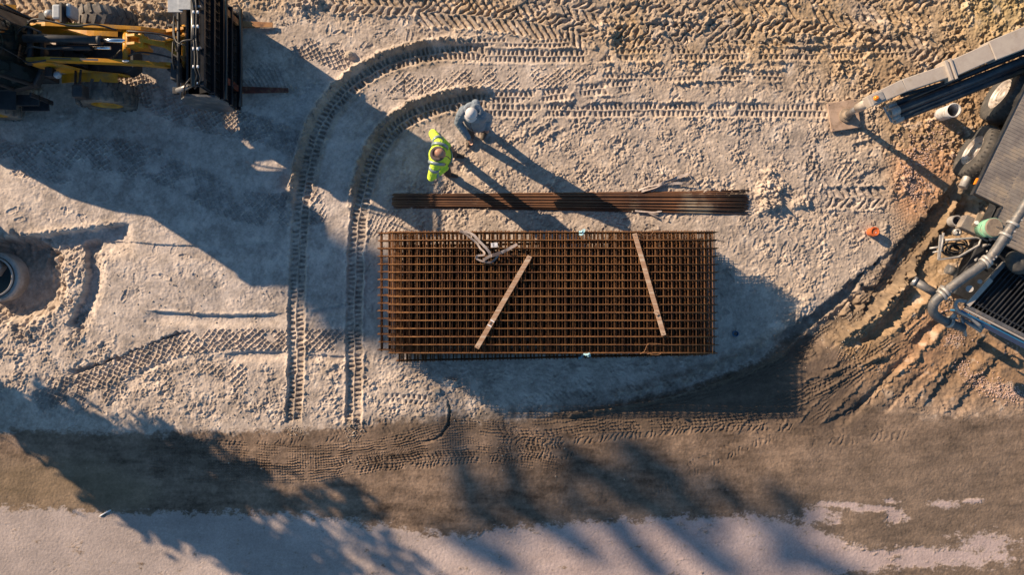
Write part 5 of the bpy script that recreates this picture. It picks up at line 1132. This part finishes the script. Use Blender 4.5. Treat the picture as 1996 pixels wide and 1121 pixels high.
part('cap', MB().lathe([(.001, .158), (.02, .157), (.055, .145), (.085, .115), (.102, .06), (.106, .025), (.098, .022), (.090, .06), (.06, .12), (.001, .14)], hc - hf * .006 - up * .01, up, 36), 'cap', pg_)
sd_ = hf.cross(up); vs = []
for k in range(13):
    a = -1.15 + k * 2.3 / 12
    for rr_, dz in ((.094, .030), (.168 - .022 * abs(a), .008)):
        for t_ in (0, .006): vs.append(hc + hf * (rr_ * math.cos(a) * 1.0) + sd_ * (min(rr_, .125) * math.sin(a)) + up * (dz + t_))
fs = []
for k in range(12):
    o_ = k * 4; fs += [(o_, o_ + 4, o_ + 6, o_ + 2), (o_ + 1, o_ + 3, o_ + 7, o_ + 5), (o_ + 2, o_ + 6, o_ + 7, o_ + 3)]
part('cap_visor', MB().add(vs, fs, True), 'cap', pg_)
part('cap_button', MB().lathe([(.001, .008), (.010, .004), (.011, -.002), (.001, -.002)], hc + up * .149 - hf * .006, up, 12), 'cap', pg_)
part('zip', MB().tube([J['neck'] + J['F'] * .09 - V((0, 0, .06)), J['chest'] + J['F'] * .178 + V((0, 0, .04)), J['chest'] + J['F'] * .182 - V((0, 0, .15)), J['pelvis'] + J['F'] * .183], .006, 6), 'ink', pg_)
# ------------------------------------------------------------------ tree beyond the left edge, and a far one added for its shade streaks
SX, SY = math.cos(R(SUN_AZ)) / math.tan(R(SUN_EL)), -math.sin(R(SUN_AZ)) / math.tan(R(SUN_EL))
def shade_tree(lab, base, trunk, blobs, seed, leaf=.09, TR_=.10):
    """trunk = points (px, py, z) whose shadows fall on those photograph pixels; blobs = (px, py, z, radius, leaves)"""
    rr = random.Random(seed); W = lambda px, py, z_: V((P(px, py).x - SX * z_, P(px, py).y - SY * z_, z_))
    b = W(*base); t = thing('broadleaf_tree', lab, 'tree', b, 'tall trees beyond the left edge')
    tp = [b] + [W(*q) for q in trunk]; mb = MB(); mb.tube(smooth_path(tp, 4), [TR_ * (1 - .8 * k / (4 * (len(tp) - 1))) for k in range(4 * (len(tp) - 1) + 1)], 9); part('trunk', mb, 'bark', t)
    br = MB(); vs = []; fs = []
    for (px, py, z_, r_, n_) in blobs:
        c = W(px, py, z_); q = min(smooth_path(tp, 4), key=lambda p: (V(p) - c).length + max(0, p[2] - c.z) * 3); q = V(q); br.tube([q, q.lerp(c, .5) + V((0, 0, -.1)), c], [.05, .035, .02], 5)
        for k in range(9):
            d = V((rr.gauss(0, 1), rr.gauss(0, 1), rr.gauss(0, 1))).normalized() * r_ * rr.uniform(.6, 1.15); br.tube([c, c + d * .5 + V((0, 0, .04)), c + d], [.02, .013, .006], 4)
        cl = [V((rr.gauss(0, 1), rr.gauss(0, 1), rr.gauss(0, 1))).normalized() * r_ * rr.uniform(.2, 1) for _ in range(14)]
        for k in range(n_):
            p = c + rr.choice(cl) + V((rr.gauss(0, 1), rr.gauss(0, 1), rr.gauss(0, 1))) * r_ * .22
            a, b2 = V((rr.uniform(-1, 1), rr.uniform(-1, 1), rr.uniform(-1, 1))).normalized() * leaf, V((rr.uniform(-1, 1), rr.uniform(-1, 1), rr.uniform(-1, 1))).normalized() * leaf
            o_ = len(vs); vs += [p - a, p + b2, p + a, p - b2]; fs.append((o_, o_ + 1, o_ + 2, o_ + 3))
    part('branch', br, 'bark', t); part('crown', MB().add(vs, fs), 'leaf', t)
zz_ = lambda x: (x + 400) / 187.0
shade_tree('dense leafy tree beyond the left edge, throwing the darkest tree shadow over the road', (-400, 540, 0),
    [(-100, 738, zz_(-100)), (100, 860, zz_(100)), (300, 970, zz_(300)), (520, 1090, zz_(520)), (800, 1280, zz_(800))],
    [(-40, 775, zz_(-40), .42, 500), (40, 822, zz_(40), .44, 600), (120, 868, zz_(120), .52, 800), (200, 915, zz_(200), .68, 1300), (290, 940, zz_(290), .85, 1900), (370, 985, zz_(370), .8, 1500), (440, 1040, zz_(440), .6, 600),
     (520, 1085, zz_(520), .55, 500), (610, 1150, zz_(610), .6, 500), (720, 1230, zz_(720), .8, 500), (330, 875, zz_(330), .35, 260), (400, 900, zz_(400), .45, 330), (470, 925, zz_(470), .4, 120), (545, 985, zz_(545), .45, 130), (640, 1000, zz_(640), .45, 90), (700, 985, zz_(700), .35, 90), (620, 1060, zz_(620), .5, 160), (750, 1090, zz_(750), .5, 120)], 5)

zf = lambda x: (x + 2500) / 187.0
rr = random.Random(31); far = [(640, 535, zf(640), .75, 700), (690, 600, zf(690), .55, 420), (610, 480, zf(610), .5, 220), (560, 440, zf(560), .4, 200)]  # crown clumps of the added tree, set to fill out the loader's shade
for (x0, y0, x1, y1, r_) in ((997, 977, 1072, 1028, .22), (1085, 1038, 1157, 1084, .13), (1200, 935, 1290, 1010, .26), (1235, 880, 1315, 948, .28), (1214, 1051, 1290, 1118, .18), (1314, 1031, 1420, 1110, .22), (900, 1052, 1005, 1105, .20), (945, 1010, 985, 1030, .14),
                             (1395, 940, 1445, 985, .15), (1515, 955, 1580, 1012, .15), (1150, 985, 1195, 1030, .12), (1330, 980, 1400, 1030, .14), (1560, 1075, 1660, 1130, .2), (1100, 870, 1150, 905, .12)):
    n_ = max(3, int(math.hypot(x1 - x0, y1 - y0) / 16))
    for k in range(n_ + 1): x = x0 + (x1 - x0) * k / n_; far.append((x, y0 + (y1 - y0) * k / n_, zf(x), r_, int(r_ * 85)))
shade_tree('tall thin unseen tree added beyond the left edge, crown shaped to throw blurred streaks', (-2500, -1525, 0),
    [(-1500, -863, zf(-1500)), (-400, -135, zf(-400)), (560, 500, zf(560)), (1100, 858, zf(1100)), (1500, 1123, zf(1500))], far, 9, leaf=.15)
